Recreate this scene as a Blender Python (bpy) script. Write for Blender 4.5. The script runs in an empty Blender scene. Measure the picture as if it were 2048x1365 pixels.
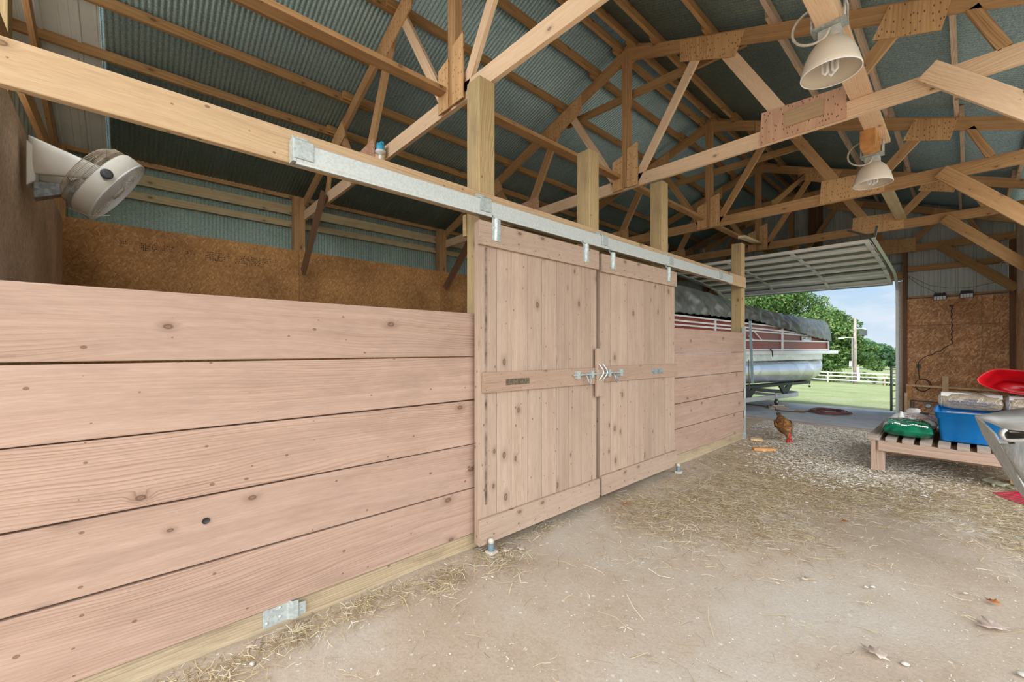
import bpy, bmesh, math, random
import numpy as np
from mathutils import Vector, Matrix
random.seed(7)
rng = np.random.default_rng(7)
C = bpy.context.scene.collection
scn = bpy.context.scene

# ---------------------------------------------------------------- camera
CAM = Vector((2.174, 0.0, 1.315))
cd = bpy.data.cameras.new('camera'); cam = bpy.data.objects.new('camera', cd); C.objects.link(cam)
cam.location = CAM; cam.rotation_euler = (math.pi/2, 0, math.radians(47.532))
cd.sensor_width = 36; cd.lens = 832/2048*36; cd.shift_y = 14.8/2048; cd.clip_start = .05; cd.clip_end = 2000
scn.camera = cam

# ---------------------------------------------------------------- world and sun
w = bpy.data.worlds.new('sky'); scn.world = w; w.use_nodes = True
nt = w.node_tree; nt.nodes.clear()
def N(nt, t, **k):
    n = nt.nodes.new(t)
    for a, b in k.items():
        if a == 'inp':
            for i, v in b.items(): n.inputs[i].default_value = v
        else: setattr(n, a, b)
    return n
L = lambda nt, a, b: nt.links.new(a, b)
def ramp(nt, stops, interp='LINEAR'):
    r = nt.nodes.new('ShaderNodeValToRGB'); r.color_ramp.interpolation = interp
    el = r.color_ramp.elements
    while len(el) > 1: el.remove(el[-1])
    el[0].position = stops[0][0]; el[0].color = (*stops[0][1][:3], 1)
    for p, c in stops[1:]:
        e = el.new(p); e.color = (*c[:3], 1)
    return r
def mixc(nt, a, b, fac, blend='MIX'):
    m = nt.nodes.new('ShaderNodeMix'); m.data_type = 'RGBA'; m.blend_type = blend
    for s, v in ((m.inputs[0], fac), (m.inputs[6], a), (m.inputs[7], b)):
        if hasattr(v, 'is_linked'): nt.links.new(v, s)
        elif isinstance(v, (int, float)): s.default_value = v
        else: s.default_value = (*v[:3], 1)
    return m.outputs[2]
def math_(nt, op, a, b=None, clamp=False):
    m = nt.nodes.new('ShaderNodeMath'); m.operation = op; m.use_clamp = clamp
    for s, v in zip(m.inputs, (a, b)):
        if v is None: continue
        if hasattr(v, 'is_linked'): nt.links.new(v, s)
        else: s.default_value = v
    return m.outputs[0]
tc = N(nt, 'ShaderNodeTexCoord')
sep = N(nt, 'ShaderNodeSeparateXYZ'); L(nt, tc.outputs['Generated'], sep.inputs[0])
grad = ramp(nt, [(0.0, (.60, .56, .50)), (.49, (.62, .58, .50)), (.5, (.72, .83, .93)), (.56, (.52, .72, .93)), (.75, (.26, .48, .82)), (1, (.16, .34, .72))])
L(nt, math_(nt, 'MULTIPLY_ADD', sep.outputs[2], .5), grad.inputs[0])
grad.inputs[0].links[0].from_node.inputs[2].default_value = .5
mp = N(nt, 'ShaderNodeMapping', inp={3: (1, 1, 3.2)}); L(nt, tc.outputs['Generated'], mp.inputs[0])
cl = N(nt, 'ShaderNodeTexNoise', inp={'Scale': 4.5, 'Detail': 8, 'Roughness': .6}); L(nt, mp.outputs[0], cl.inputs[0])
cr = ramp(nt, [(.47, (0, 0, 0)), (.66, (1, 1, 1))]); L(nt, cl.outputs[0], cr.inputs[0])
up = math_(nt, 'GREATER_THAN', sep.outputs[2], 0.0)
cmask = math_(nt, 'MULTIPLY', cr.outputs[0], up)
base = mixc(nt, grad.outputs[0], (.95, .97, 1.0), math_(nt, 'MULTIPLY', cmask, .75))
# added fill light: unseen sky brightened on the open side behind the camera
dt = N(nt, 'ShaderNodeVectorMath', operation='DOT_PRODUCT', inp={1: (.62, -.72, .32)}); L(nt, tc.outputs['Generated'], dt.inputs[0])
glow = ramp(nt, [(.15, (0, 0, 0)), (.62, (1, 1, 1))], 'EASE'); L(nt, dt.outputs['Value'], glow.inputs[0])
gm = math_(nt, 'MULTIPLY', glow.outputs[0], up)
base = mixc(nt, base, (1.0, .985, .96), math_(nt, 'MULTIPLY', gm, .9))
bg = N(nt, 'ShaderNodeBackground'); L(nt, base, bg.inputs[0])
L(nt, math_(nt, 'ADD', math_(nt, 'MULTIPLY', gm, 2.55), .68), bg.inputs[1])
wo = N(nt, 'ShaderNodeOutputWorld'); L(nt, bg.outputs[0], wo.inputs[0])
w.cycles.sampling_method = 'MANUAL'; w.cycles.sample_map_resolution = 512
sd = bpy.data.lights.new('sun', 'SUN'); sd.energy = 2.6; sd.angle = math.radians(2.5); sd.color = (1, .95, .86)
sun = bpy.data.objects.new('sun', sd); C.objects.link(sun)
sun.rotation_euler = Vector((.55, .12, -.80)).to_track_quat('-Z', 'Y').to_euler(); sun.location = (-20, 0, 30)
vs = scn.view_settings
scn.display_settings.display_device = 'sRGB'
vs.view_transform = 'Standard'; vs.look = 'None'; vs.gamma = 1; vs.exposure = 0.55; vs.use_curve_mapping = False

# ---------------------------------------------------------------- materials
M = {}
def newmat(name):
    m = bpy.data.materials.new(name); m.use_nodes = True; t = m.node_tree; t.nodes.clear()
    b = t.nodes.new('ShaderNodeBsdfPrincipled'); o = t.nodes.new('ShaderNodeOutputMaterial'); t.links.new(b.outputs[0], o.inputs[0])
    M[name] = m
    return m, t, b
def plain(name, col, rough=.6, metal=0, var=.12, scale=8, bump=0.0, coat=0, trans=0, emit=None):
    m, t, b = newmat(name)
    tcn = N(t, 'ShaderNodeTexCoord'); no = N(t, 'ShaderNodeTexNoise', inp={'Scale': scale, 'Detail': 5}); L(t, tcn.outputs['Object'], no.inputs[0])
    d = tuple(max(0, c*(1-var*1.6)) for c in col); u = tuple(min(1, c*(1+var)) for c in col)
    r = ramp(t, [(.3, d), (.7, u)]); L(t, no.outputs[0], r.inputs[0]); L(t, r.outputs[0], b.inputs['Base Color'])
    b.inputs['Roughness'].default_value = rough; b.inputs['Metallic'].default_value = metal
    b.inputs['Coat Weight'].default_value = coat
    if bump:
        bp = N(t, 'ShaderNodeBump', inp={'Strength': bump, 'Distance': .01}); L(t, no.outputs[0], bp.inputs['Height']); L(t, bp.outputs[0], b.inputs['Normal'])
    return m
def wood(name, light, mid, dark, knots=.5, rough=.75, grain=1.0, stain=.25, stainc=(.20, .13, .08), tone=.16, bump=.25, cath=1.0):
    m, t, b = newmat(name)
    tcn = N(t, 'ShaderNodeTexCoord'); geo = N(t, 'ShaderNodeNewGeometry'); rnd = geo.outputs['Random Per Island']
    off = N(t, 'ShaderNodeCombineXYZ'); L(t, math_(t, 'MULTIPLY', rnd, 37.0), off.inputs[0]); L(t, math_(t, 'MULTIPLY', rnd, 91.0), off.inputs[1])
    add = N(t, 'ShaderNodeVectorMath', operation='ADD'); L(t, tcn.outputs['UV'], add.inputs[0]); L(t, off.outputs[0], add.inputs[1])
    # warp for cathedral grain
    mw = N(t, 'ShaderNodeMapping', inp={3: (.55, 2.2, 1)}); L(t, add.outputs[0], mw.inputs[0])
    nw = N(t, 'ShaderNodeTexNoise', inp={'Scale': 1.0, 'Detail': 2.5, 'Roughness': .5}); L(t, mw.outputs[0], nw.inputs[0])
    sp = N(t, 'ShaderNodeSeparateXYZ'); L(t, add.outputs[0], sp.inputs[0])
    # knots
    mk = N(t, 'ShaderNodeMapping', inp={3: (3.2, 5.2, 1)}); L(t, add.outputs[0], mk.inputs[0])
    vk = N(t, 'ShaderNodeTexVoronoi', inp={'Scale': 1.0, 'Randomness': 1.0}); vk.voronoi_dimensions = '2D'; L(t, mk.outputs[0], vk.inputs[0])
    cs = N(t, 'ShaderNodeSeparateColor'); L(t, vk.outputs['Color'], cs.inputs[0])
    ksel = math_(t, 'LESS_THAN', cs.outputs[0], knots*.6)
    ksz = math_(t, 'MULTIPLY_ADD', cs.outputs[1], .055); ksz.node.inputs[2].default_value = .025
    kd = math_(t, 'DIVIDE', vk.outputs['Distance'], ksz)
    kr = ramp(t, [(0, (.45, .45, .45)), (.4, (.5, .5, .5)), (.6, (1, 1, 1)), (.74, (.5, .5, .5)), (.85, (.2, .2, .2)), (1, (0, 0, 0))]); L(t, math_(t, 'MULTIPLY', kd, .8), kr.inputs[0])
    kmask = math_(t, 'MULTIPLY', kr.outputs[0], ksel)
    kh = ramp(t, [(0, (1, 1, 1)), (1, (0, 0, 0))], 'EASE'); L(t, math_(t, 'MULTIPLY', kd, .28), kh.inputs[0])
    khalo = math_(t, 'MULTIPLY', kh.outputs[0], ksel)
    m2_ = N(t, 'ShaderNodeMapping', inp={3: (7.5, 10.5, 1)}); L(t, add.outputs[0], m2_.inputs[0])
    v2_ = N(t, 'ShaderNodeTexVoronoi', inp={'Scale': 1.0}); v2_.voronoi_dimensions = '2D'; L(t, m2_.outputs[0], v2_.inputs[0])
    c2_ = N(t, 'ShaderNodeSeparateColor'); L(t, v2_.outputs['Color'], c2_.inputs[0])
    pk = math_(t, 'MULTIPLY', math_(t, 'LESS_THAN', v2_.outputs['Distance'], math_(t, 'MULTIPLY', c2_.outputs[1], .075)), math_(t, 'LESS_THAN', c2_.outputs[0], knots*.6))
    # grain lines: bands across v warped by noise and knots
    v = math_(t, 'MULTIPLY_ADD', nw.outputs[0], .22*cath); L(t, sp.outputs[1], v.node.inputs[2])
    v = math_(t, 'MULTIPLY_ADD', khalo, .02); 
    v1 = math_(t, 'MULTIPLY', nw.outputs[0], .22*cath); v2 = math_(t, 'ADD', sp.outputs[1], v1); v3 = math_(t, 'ADD', v2, math_(t, 'MULTIPLY', khalo, .03))
    gx = N(t, 'ShaderNodeCombineXYZ'); L(t, math_(t, 'MULTIPLY', sp.outputs[0], .5), gx.inputs[0]); L(t, math_(t, 'MULTIPLY', v3, 38*grain), gx.inputs[1])
    ng = N(t, 'ShaderNodeTexNoise', inp={'Scale': 1.0, 'Detail': 3, 'Roughness': .6}); L(t, gx.outputs[0], ng.inputs[0])
    lines = math_(t, 'FRACT', math_(t, 'ADD', math_(t, 'MULTIPLY', v3, 70*grain), math_(t, 'MULTIPLY', ng.outputs[0], 2.4)))
    lr_ = ramp(t, [(0, (.75, .75, .75)), (.10, (.1, .1, .1)), (.5, (0, 0, 0)), (.86, (.45, .45, .45)), (1, (1, 1, 1))]); L(t, lines, lr_.inputs[0])
    lm = ramp(t, [(.40, (.12, .12, .12)), (.62, (1, 1, 1))]); L(t, nw.outputs[0], lm.inputs[0])
    lineamt = math_(t, 'MULTIPLY', math_(t, 'MULTIPLY', lr_.outputs[0], lm.outputs[0]), .85)
    gr0 = ramp(t, [(.30, mid), (.62, light)]); L(t, ng.outputs[0], gr0.inputs[0])
    class _G: pass
    gr = _G(); gr.outputs = [mixc(t, gr0.outputs[0], dark, lineamt)]
    # fine fibres
    mf = N(t, 'ShaderNodeMapping', inp={3: (14, 380, 1)}); L(t, add.outputs[0], mf.inputs[0])
    nf = N(t, 'ShaderNodeTexNoise', inp={'Scale': 1.0, 'Detail': 3}); L(t, mf.outputs[0], nf.inputs[0])
    fr = ramp(t, [(.3, (.84, .82, .80)), (.65, (1.06, 1.05, 1.04))]); L(t, nf.outputs[0], fr.inputs[0])
    col = mixc(t, gr.outputs[0], fr.outputs[0], .8, 'MULTIPLY')
    # blotchy stain
    ms = N(t, 'ShaderNodeMapping', inp={3: (1.4, 5, 1)}); L(t, add.outputs[0], ms.inputs[0])
    ns = N(t, 'ShaderNodeTexNoise', inp={'Scale': 1.3, 'Detail': 6, 'Roughness': .65}); L(t, ms.outputs[0], ns.inputs[0])
    sr = ramp(t, [(.48, (0, 0, 0)), (.72, (1, 1, 1))]); L(t, ns.outputs[0], sr.inputs[0])
    col = mixc(t, col, stainc, math_(t, 'MULTIPLY', sr.outputs[0], stain))
    # per-board tone
    hsv = N(t, 'ShaderNodeHueSaturation'); L(t, col, hsv.inputs['Color'])
    L(t, math_(t, 'ADD', math_(t, 'MULTIPLY', math_(t, 'SUBTRACT', rnd, .5), tone*2), 1.0), hsv.inputs['Value'])
    col = mixc(t, hsv.outputs[0], tuple(c*.55 for c in dark), math_(t, 'MULTIPLY', khalo, .45))
    col = mixc(t, col, (.085, .045, .022), math_(t, 'MULTIPLY', kmask, .85))
    col = mixc(t, col, (.15, .08, .045), math_(t, 'MULTIPLY', pk, .75))
    L(t, col, b.inputs['Base Color'])
    b.inputs['Roughness'].default_value = rough; b.inputs['Specular IOR Level'].default_value = .25
    hsum = math_(t, 'ADD', ng.outputs[0], math_(t, 'MULTIPLY', nf.outputs[0], .7))
    bp = N(t, 'ShaderNodeBump', inp={'Strength': bump, 'Distance': .0025}); L(t, hsum, bp.inputs['Height']); L(t, bp.outputs[0], b.inputs['Normal'])
    return m
wood('pink_pine', (.445, .312, .245), (.385, .262, .196), (.215, .115, .07), knots=.6, stain=.6, stainc=(.27, .18, .13), tone=.08)
wood('door_pine', (.47, .355, .275), (.41, .30, .225), (.30, .20, .14), knots=1.0, stain=.5, stainc=(.29, .195, .14), tone=.11, cath=.6)
wood('rail_pine', (.42, .295, .215), (.36, .245, .175), (.27, .17, .115), knots=.25, stain=.4, stainc=(.22, .14, .095), tone=.05, cath=.7)
wood('beam_fir', (.57, .41, .25), (.51, .345, .195), (.34, .19, .085), knots=.6, stain=.16, tone=.05)
wood('treated_post', (.55, .42, .23), (.46, .335, .165), (.27, .17, .07), knots=.25, stain=.5, stainc=(.22, .17, .09), tone=.1, cath=1.6)
wood('truss_wood', (.64, .40, .20), (.52, .30, .13), (.28, .13, .045), knots=.5, stain=.55, stainc=(.26, .12, .05), tone=.26)
wood('truss_pale', (.88, .66, .45), (.82, .58, .37), (.60, .37, .20), knots=.3, stain=.2, stainc=(.55, .34, .18), tone=.08)
wood('old_wood', (.50, .31, .14), (.38, .215, .085), (.19, .09, .03), knots=.4, stain=.6, stainc=(.14, .075, .035), tone=.25)
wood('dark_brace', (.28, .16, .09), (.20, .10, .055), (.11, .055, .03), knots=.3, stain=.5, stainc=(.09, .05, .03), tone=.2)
wood('grey_purlin', (.62, .50, .37), (.52, .40, .28), (.32, .22, .14), knots=.3, stain=.5, stainc=(.24, .16, .11), tone=.2)
wood('kick_wood', (.50, .41, .28), (.42, .33, .205), (.22, .15, .08), knots=.3, stain=.9, stainc=(.17, .12, .075), tone=.08)
wood('girt_wood', (.62, .53, .33), (.52, .42, .24), (.34, .24, .11), knots=.4, stain=.5, stainc=(.32, .20, .10), tone=.15)
wood('bench_wood', (.50, .375, .30), (.44, .32, .245), (.30, .20, .15), knots=.3, stain=.4, stainc=(.30, .21, .16), tone=.1)
wood('grey_slat', (.44, .38, .33), (.36, .30, .25), (.24, .19, .15), knots=.2, stain=.4, stainc=(.22, .17, .13), tone=.15)
wood('gusset_ply', (.72, .46, .23), (.62, .37, .17), (.40, .20, .08), knots=.0, stain=.35, stainc=(.36, .18, .08), tone=.15, grain=.5)
def add_nails(m, dens=38, col=(.10, .06, .035)):
    t = m.node_tree; b = [n for n in t.nodes if n.type == 'BSDF_PRINCIPLED'][0]
    src = b.inputs['Base Color'].links[0].from_socket
    tcn = N(t, 'ShaderNodeTexCoord'); mk = N(t, 'ShaderNodeMapping', inp={3: (dens*.45, dens, 1)}); L(t, tcn.outputs['UV'], mk.inputs[0])
    vk = N(t, 'ShaderNodeTexVoronoi', inp={'Scale': 1.0}); vk.voronoi_dimensions = '2D'; L(t, mk.outputs[0], vk.inputs[0])
    cs = N(t, 'ShaderNodeSeparateColor'); L(t, vk.outputs['Color'], cs.inputs[0])
    f = math_(t, 'MULTIPLY', math_(t, 'LESS_THAN', vk.outputs['Distance'], .15), math_(t, 'LESS_THAN', cs.outputs[0], .5))
    L(t, mixc(t, src, col, math_(t, 'MULTIPLY', f, .85)), b.inputs['Base Color'])
add_nails(M['gusset_ply'])

def osb(name, cols, sc=1.0):
    m, t, b = newmat(name)
    tcn = N(t, 'ShaderNodeTexCoord')
    out = None
    for i, (ang, sx, sy) in enumerate(((.25, 16, 55), (1.2, 14, 60), (2.2, 18, 52))):
        m0_ = N(t, 'ShaderNodeMapping', inp={2: (0, 0, ang)}); L(t, tcn.outputs['UV'], m0_.inputs[0])
        mp_ = N(t, 'ShaderNodeMapping', inp={3: (sx*sc, sy*sc, 1)}); L(t, m0_.outputs[0], mp_.inputs[0])
        v = N(t, 'ShaderNodeTexVoronoi', inp={'Scale': 1.0}); v.voronoi_dimensions = '2D'; L(t, mp_.outputs[0], v.inputs[0])
        c = N(t, 'ShaderNodeSeparateColor'); L(t, v.outputs['Color'], c.inputs[0])
        if out is None: out = c.outputs[0]; sel = c.outputs[1]
        else:
            mm = N(t, 'ShaderNodeMix'); L(t, math_(t, 'GREATER_THAN', c.outputs[1], .55), mm.inputs[0]); L(t, out, mm.inputs[2]); L(t, c.outputs[0], mm.inputs[3]); out = mm.outputs[0]
    r = ramp(t, [(0, cols[0]), (.35, cols[1]), (.75, cols[2]), (1, cols[3])]); L(t, out, r.inputs[0])
    n2 = N(t, 'ShaderNodeTexNoise', inp={'Scale': 1.6, 'Detail': 6}); L(t, tcn.outputs['UV'], n2.inputs[0])
    r2 = ramp(t, [(.35, (.72, .70, .68)), (.65, (1.08, 1.08, 1.08))]); L(t, n2.outputs[0], r2.inputs[0])
    L(t, mixc(t, r.outputs[0], r2.outputs[0], 1.0, 'MULTIPLY'), b.inputs['Base Color'])
    b.inputs['Roughness'].default_value = .72; b.inputs['Specular IOR Level'].default_value = .3
    bp = N(t, 'ShaderNodeBump', inp={'Strength': .25, 'Distance': .003}); L(t, out, bp.inputs['Height']); L(t, bp.outputs[0], b.inputs['Normal'])
    return m
osb('osb_brown', ((.40, .19, .065), (.49, .245, .088), (.56, .29, .105), (.68, .39, .16)), 1.4)
osb('osb_red', ((.42, .20, .09), (.56, .29, .135), (.70, .40, .20), (.85, .56, .33)), 1.0)
osb('osb_pale', ((.58, .42, .29), (.70, .52, .38), (.77, .59, .44), (.84, .68, .53)), 1.6)

def galv(name, c1, c2, metal=.35, rough=.5, sc=60, streak=True):
    m, t, b = newmat(name)
    tcn = N(t, 'ShaderNodeTexCoord')
    v = N(t, 'ShaderNodeTexVoronoi', inp={'Scale': sc}); L(t, tcn.outputs['Object'], v.inputs[0])
    c = N(t, 'ShaderNodeSeparateColor'); L(t, v.outputs['Color'], c.inputs[0])
    n = N(t, 'ShaderNodeTexNoise', inp={'Scale': 1.3, 'Detail': 6, 'Roughness': .6}); L(t, tcn.outputs['Object'], n.inputs[0])
    f = math_(t, 'ADD', math_(t, 'MULTIPLY', c.outputs[0], .55), math_(t, 'MULTIPLY', n.outputs[0], .5))
    r = ramp(t, [(.25, c1), (.8, c2)]); L(t, f, r.inputs[0]); L(t, r.outputs[0], b.inputs['Base Color'])
    b.inputs['Metallic'].default_value = metal
    rr = math_(t, 'MULTIPLY_ADD', c.outputs[1], .15); rr.node.inputs[2].default_value = rough-.07; L(t, rr, b.inputs['Roughness'])
    return m
galv('galv_roof', (.20, .30, .31), (.40, .55, .57), metal=.5, rough=.45, sc=150)
galv('galv_wall', (.30, .41, .36), (.56, .70, .62), metal=.3, rough=.45, sc=120)
galv('galv_track', (.54, .58, .56), (.64, .68, .66), metal=.3, rough=.42, sc=110)
galv('galv_part', (.36, .41, .40), (.52, .57, .55), metal=.35, rough=.45, sc=90)
galv('galv_dark', (.25, .28, .30), (.45, .50, .52), metal=.5, rough=.4, sc=50)
galv('alu', (.62, .64, .65), (.82, .84, .85), metal=.75, rough=.28, sc=4)
def weathered():
    m, t, b = newmat('weathered')
    tcn = N(t, 'ShaderNodeTexCoord'); mp_ = N(t, 'ShaderNodeMapping', inp={2: (.3, .2, .5), 3: (90, 60, 5)}); L(t, tcn.outputs['Object'], mp_.inputs[0])
    n = N(t, 'ShaderNodeTexNoise', inp={'Scale': 1.0, 'Detail': 6, 'Roughness': .7}); L(t, mp_.outputs[0], n.inputs[0])
    r = ramp(t, [(.3, (.24, .26, .26)), (.5, (.42, .44, .43)), (.7, (.60, .60, .58))]); L(t, n.outputs[0], r.inputs[0]); L(t, r.outputs[0], b.inputs['Base Color'])
    b.inputs['Roughness'].default_value = .75; b.inputs['Specular IOR Level'].default_value = .2
weathered()
plain('weathered_top', (.55, .54, .50), .7, 0, .08, 7)
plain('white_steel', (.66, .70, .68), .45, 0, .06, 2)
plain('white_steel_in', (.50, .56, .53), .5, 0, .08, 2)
plain('door_steel', (.78, .79, .72), .5, .0, .06, 3)
plain('pan_shade_dirt', (.12, .11, .09), .6, .1, .1, 3)
plain('cream_enamel', (.74, .66, .54), .5, 0, .06, 4)
plain('cream_dusty', (.64, .58, .48), .6, 0, .15, 9)
plain('fan_white', (.82, .79, .70), .45, 0, .1, 5)
plain('fan_dust', (.48, .40, .30), .8, 0, .3, 30)
plain('dark_grey', (.06, .065, .07), .5)
plain('black', (.02, .02, .02), .5)
plain('bulb_white', (.92, .92, .90), .3, 0, .02)
plain('conduit', (.72, .68, .58), .45, .2, .1, 40)
plain('blue_plastic', (.06, .42, .68), .4, 0, .1)
plain('tote_blue', (.004, .16, .46), .38, 0, .12, 5)
plain('white_plastic', (.82, .82, .80), .35, 0, .05)
plain('red_plastic', (.42, .004, .010), .35, 0, .25, 5)
plain('red_bristle', (.50, .01, .05), .5, 0, .25, 30)
plain('boat_red', (.24, .050, .030), .42, 0, .1, 3, coat=.12)
plain('boat_white', (.80, .80, .80), .35, .1, .04)
plain('dark_green_paint', (.03, .04, .035), .5)
plain('trailer_grey', (.52, .55, .54), .45, .2, .06)
plain('rust_plate', (.15, .11, .07), .6, .3, .4, 60)
plain('stain', (.25, .175, .13), .8, 0, .45, 14)
plain('amber', (.9, .28, .02), .3)
plain('wheel_black', (.012, .012, .014), .5)
plain('hose_brown', (.16, .05, .035), .45, 0, .2)
plain('concrete', (.46, .49, .52), .85, 0, .12, 5, bump=.2)
plain('concrete_out', (.50, .49, .46), .85, 0, .14, 5, bump=.2)
plain('paper_white', (.80, .79, .77), .6, 0, .1, 14)
plain('pellet_green', (.008, .17, .085), .22, 0, .35, 12, coat=.4)
plain('bag_green_light', (.02, .40, .17), .3)
plain('bag_brown', (.20, .13, .08), .4, 0, .3, 8)
plain('ink_red', (.6, .06, .05), .6); plain('ink_blue', (.03, .07, .25), .5); plain('ink_white', (.9, .9, .9), .5); plain('ink_black', (.03, .03, .03), .6)
plain('ink_sand', (.55, .42, .28), .6); plain('sticker', (.75, .80, .80), .4, 0, .15, 60)
plain('osb_ink', (.06, .04, .03), .8)
plain('orange_wood', (.62, .30, .10), .7, 0, .2, 12)
plain('pale_wood', (.72, .50, .28), .7, 0, .12, 12)
plain('stone', (.56, .52, .46), .85, 0, .2, 20)
plain('leaf_dry', (.58, .46, .38), .8, 0, .3, 20); plain('leaf_orange', (.48, .17, .04), .8, 0, .3, 20)
plain('glove', (.42, .42, .30), .9, 0, .25, 25)
plain('fence_pale', (.62, .60, .58), .8, 0, .1, 4); plain('fence_brown', (.36, .29, .24), .85, 0, .2, 4)
plain('pole_wood', (.34, .28, .25), .85, 0, .2, 3)
plain('bark', (.14, .10, .07), .9, 0, .3, 6, bump=.5)
plain('pipe_dark', (.12, .12, .10), .5, .3); plain('steel_blue', (.22, .32, .38), .45, .4)
plain('tail_brown', (.09, .065, .05), .6, 0, .4, 40)
plain('hen_skin', (.60, .36, .14), .6); plain('comb_red', (.62, .01, .03), .45); plain('beak', (.45, .28, .10), .5)
plain('cable', (.03, .03, .03), .6); plain('cable_yellow', (.55, .36, .03), .5); plain('led', (.72, .78, .80), .2)
plain('cobweb', (.75, .72, .62), .8)
def shav():
    m, t, b = newmat('shavings_bag')
    tcn = N(t, 'ShaderNodeTexCoord'); n = N(t, 'ShaderNodeTexNoise', inp={'Scale': 120, 'Detail': 4}); L(t, tcn.outputs['Object'], n.inputs[0])
    r = ramp(t, [(.3, (.24, .19, .13)), (.5, (.34, .28, .20)), (.7, (.46, .40, .31))]); L(t, n.outputs[0], r.inputs[0]); L(t, r.outputs[0], b.inputs['Base Color'])
    b.inputs['Roughness'].default_value = .35; b.inputs['Coat Weight'].default_value = .8; b.inputs['Coat Roughness'].default_value = .12
    n2 = N(t, 'ShaderNodeTexNoise', inp={'Scale': 9, 'Detail': 3, 'Distortion': 1.5}); L(t, tcn.outputs['Object'], n2.inputs[0])
    bp = N(t, 'ShaderNodeBump', inp={'Strength': .7, 'Distance': .02}); L(t, n2.outputs[0], bp.inputs['Height']); L(t, bp.outputs[0], b.inputs['Coat Normal']); L(t, bp.outputs[0], b.inputs['Normal'])
shav()
def cover_mat():
    m, t, b = newmat('boat_cover')
    tcn = N(t, 'ShaderNodeTexCoord'); n = N(t, 'ShaderNodeTexNoise', inp={'Scale': 6, 'Detail': 5}); L(t, tcn.outputs['Object'], n.inputs[0])
    r = ramp(t, [(.3, (.085, .095, .085)), (.7, (.17, .19, .178))]); L(t, n.outputs[0], r.inputs[0]); L(t, r.outputs[0], b.inputs['Base Color'])
    b.inputs['Roughness'].default_value = .42; b.inputs['Specular IOR Level'].default_value = .7
cover_mat()
def dirt():
    m, t, b = newmat('dirt')
    tcn = N(t, 'ShaderNodeTexCoord')
    n1 = N(t, 'ShaderNodeTexNoise', inp={'Scale': .9, 'Detail': 7, 'Roughness': .6}); L(t, tcn.outputs['Object'], n1.inputs[0])
    r1 = ramp(t, [(.35, (.42, .335, .25)), (.5, (.48, .40, .315)), (.66, (.52, .47, .40))]); L(t, n1.outputs[0], r1.inputs[0])
    n2 = N(t, 'ShaderNodeTexNoise', inp={'Scale': 70, 'Detail': 8, 'Roughness': .75}); L(t, tcn.outputs['Object'], n2.inputs[0])
    r2 = ramp(t, [(.3, (.82, .79, .76)), (.55, (1, 1, 1)), (.75, (1.08, 1.07, 1.06))]); L(t, n2.outputs[0], r2.inputs[0])
    col = mixc(t, r1.outputs[0], r2.outputs[0], 1.0, 'MULTIPLY')
    v = N(t, 'ShaderNodeTexVoronoi', inp={'Scale': 26, 'Randomness': 1}); L(t, tcn.outputs['Object'], v.inputs[0])
    cs = N(t, 'ShaderNodeSeparateColor'); L(t, v.outputs['Color'], cs.inputs[0])
    k = math_(t, 'MULTIPLY', math_(t, 'LESS_THAN', v.outputs['Distance'], math_(t, 'MULTIPLY', cs.outputs[1], .26)), math_(t, 'LESS_THAN', cs.outputs[0], .3))
    col = mixc(t, col, (.66, .62, .56), math_(t, 'MULTIPLY', k, .8))
    L(t, col, b.inputs['Base Color']); b.inputs['Roughness'].default_value = .92; b.inputs['Specular IOR Level'].default_value = .15
    h = math_(t, 'ADD', math_(t, 'MULTIPLY', n2.outputs[0], .6), math_(t, 'MULTIPLY', k, .25))
    bp = N(t, 'ShaderNodeBump', inp={'Strength': .55, 'Distance': .012}); L(t, h, bp.inputs['Height']); L(t, bp.outputs[0], b.inputs['Normal'])
dirt()
def island(name, stops, rough=.8, trans=0):
    m, t, b = newmat(name)
    geo = N(t, 'ShaderNodeNewGeometry'); r = ramp(t, stops); L(t, geo.outputs['Random Per Island'], r.inputs[0]); L(t, r.outputs[0], b.inputs['Base Color'])
    b.inputs['Roughness'].default_value = rough; b.inputs['Specular IOR Level'].default_value = .2
    if trans:
        tr = N(t, 'ShaderNodeBsdfTranslucent'); L(t, r.outputs[0], tr.inputs[0]); mx = N(t, 'ShaderNodeMixShader', inp={0: trans})
        o = [n for n in t.nodes if n.type == 'OUTPUT_MATERIAL'][0]
        L(t, b.outputs[0], mx.inputs[1]); L(t, tr.outputs[0], mx.inputs[2]); L(t, mx.outputs[0], o.inputs[0])
island('straw', [(0, (.24, .16, .09)), (.3, (.40, .30, .17)), (.65, (.58, .47, .28)), (.9, (.70, .62, .42)), (1, (.84, .81, .72))])
island('shaving', [(0, (.50, .44, .36)), (.5, (.76, .73, .66)), (1, (.92, .91, .88))])
island('pebble', [(0, (.36, .31, .26)), (.6, (.48, .43, .37)), (1, (.66, .63, .58))])
island('leaf_green', [(0, (.035, .085, .022)), (.5, (.085, .175, .045)), (.85, (.16, .26, .075)), (1, (.28, .34, .13))], .6, .3)
island('leaf_far', [(0, (.05, .12, .06)), (.6, (.09, .19, .09)), (1, (.14, .26, .12))], .7, .2)
island('leaf_bush', [(0, (.07, .15, .035)), (.5, (.17, .28, .08)), (1, (.36, .42, .18))], .6, .3)
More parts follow.
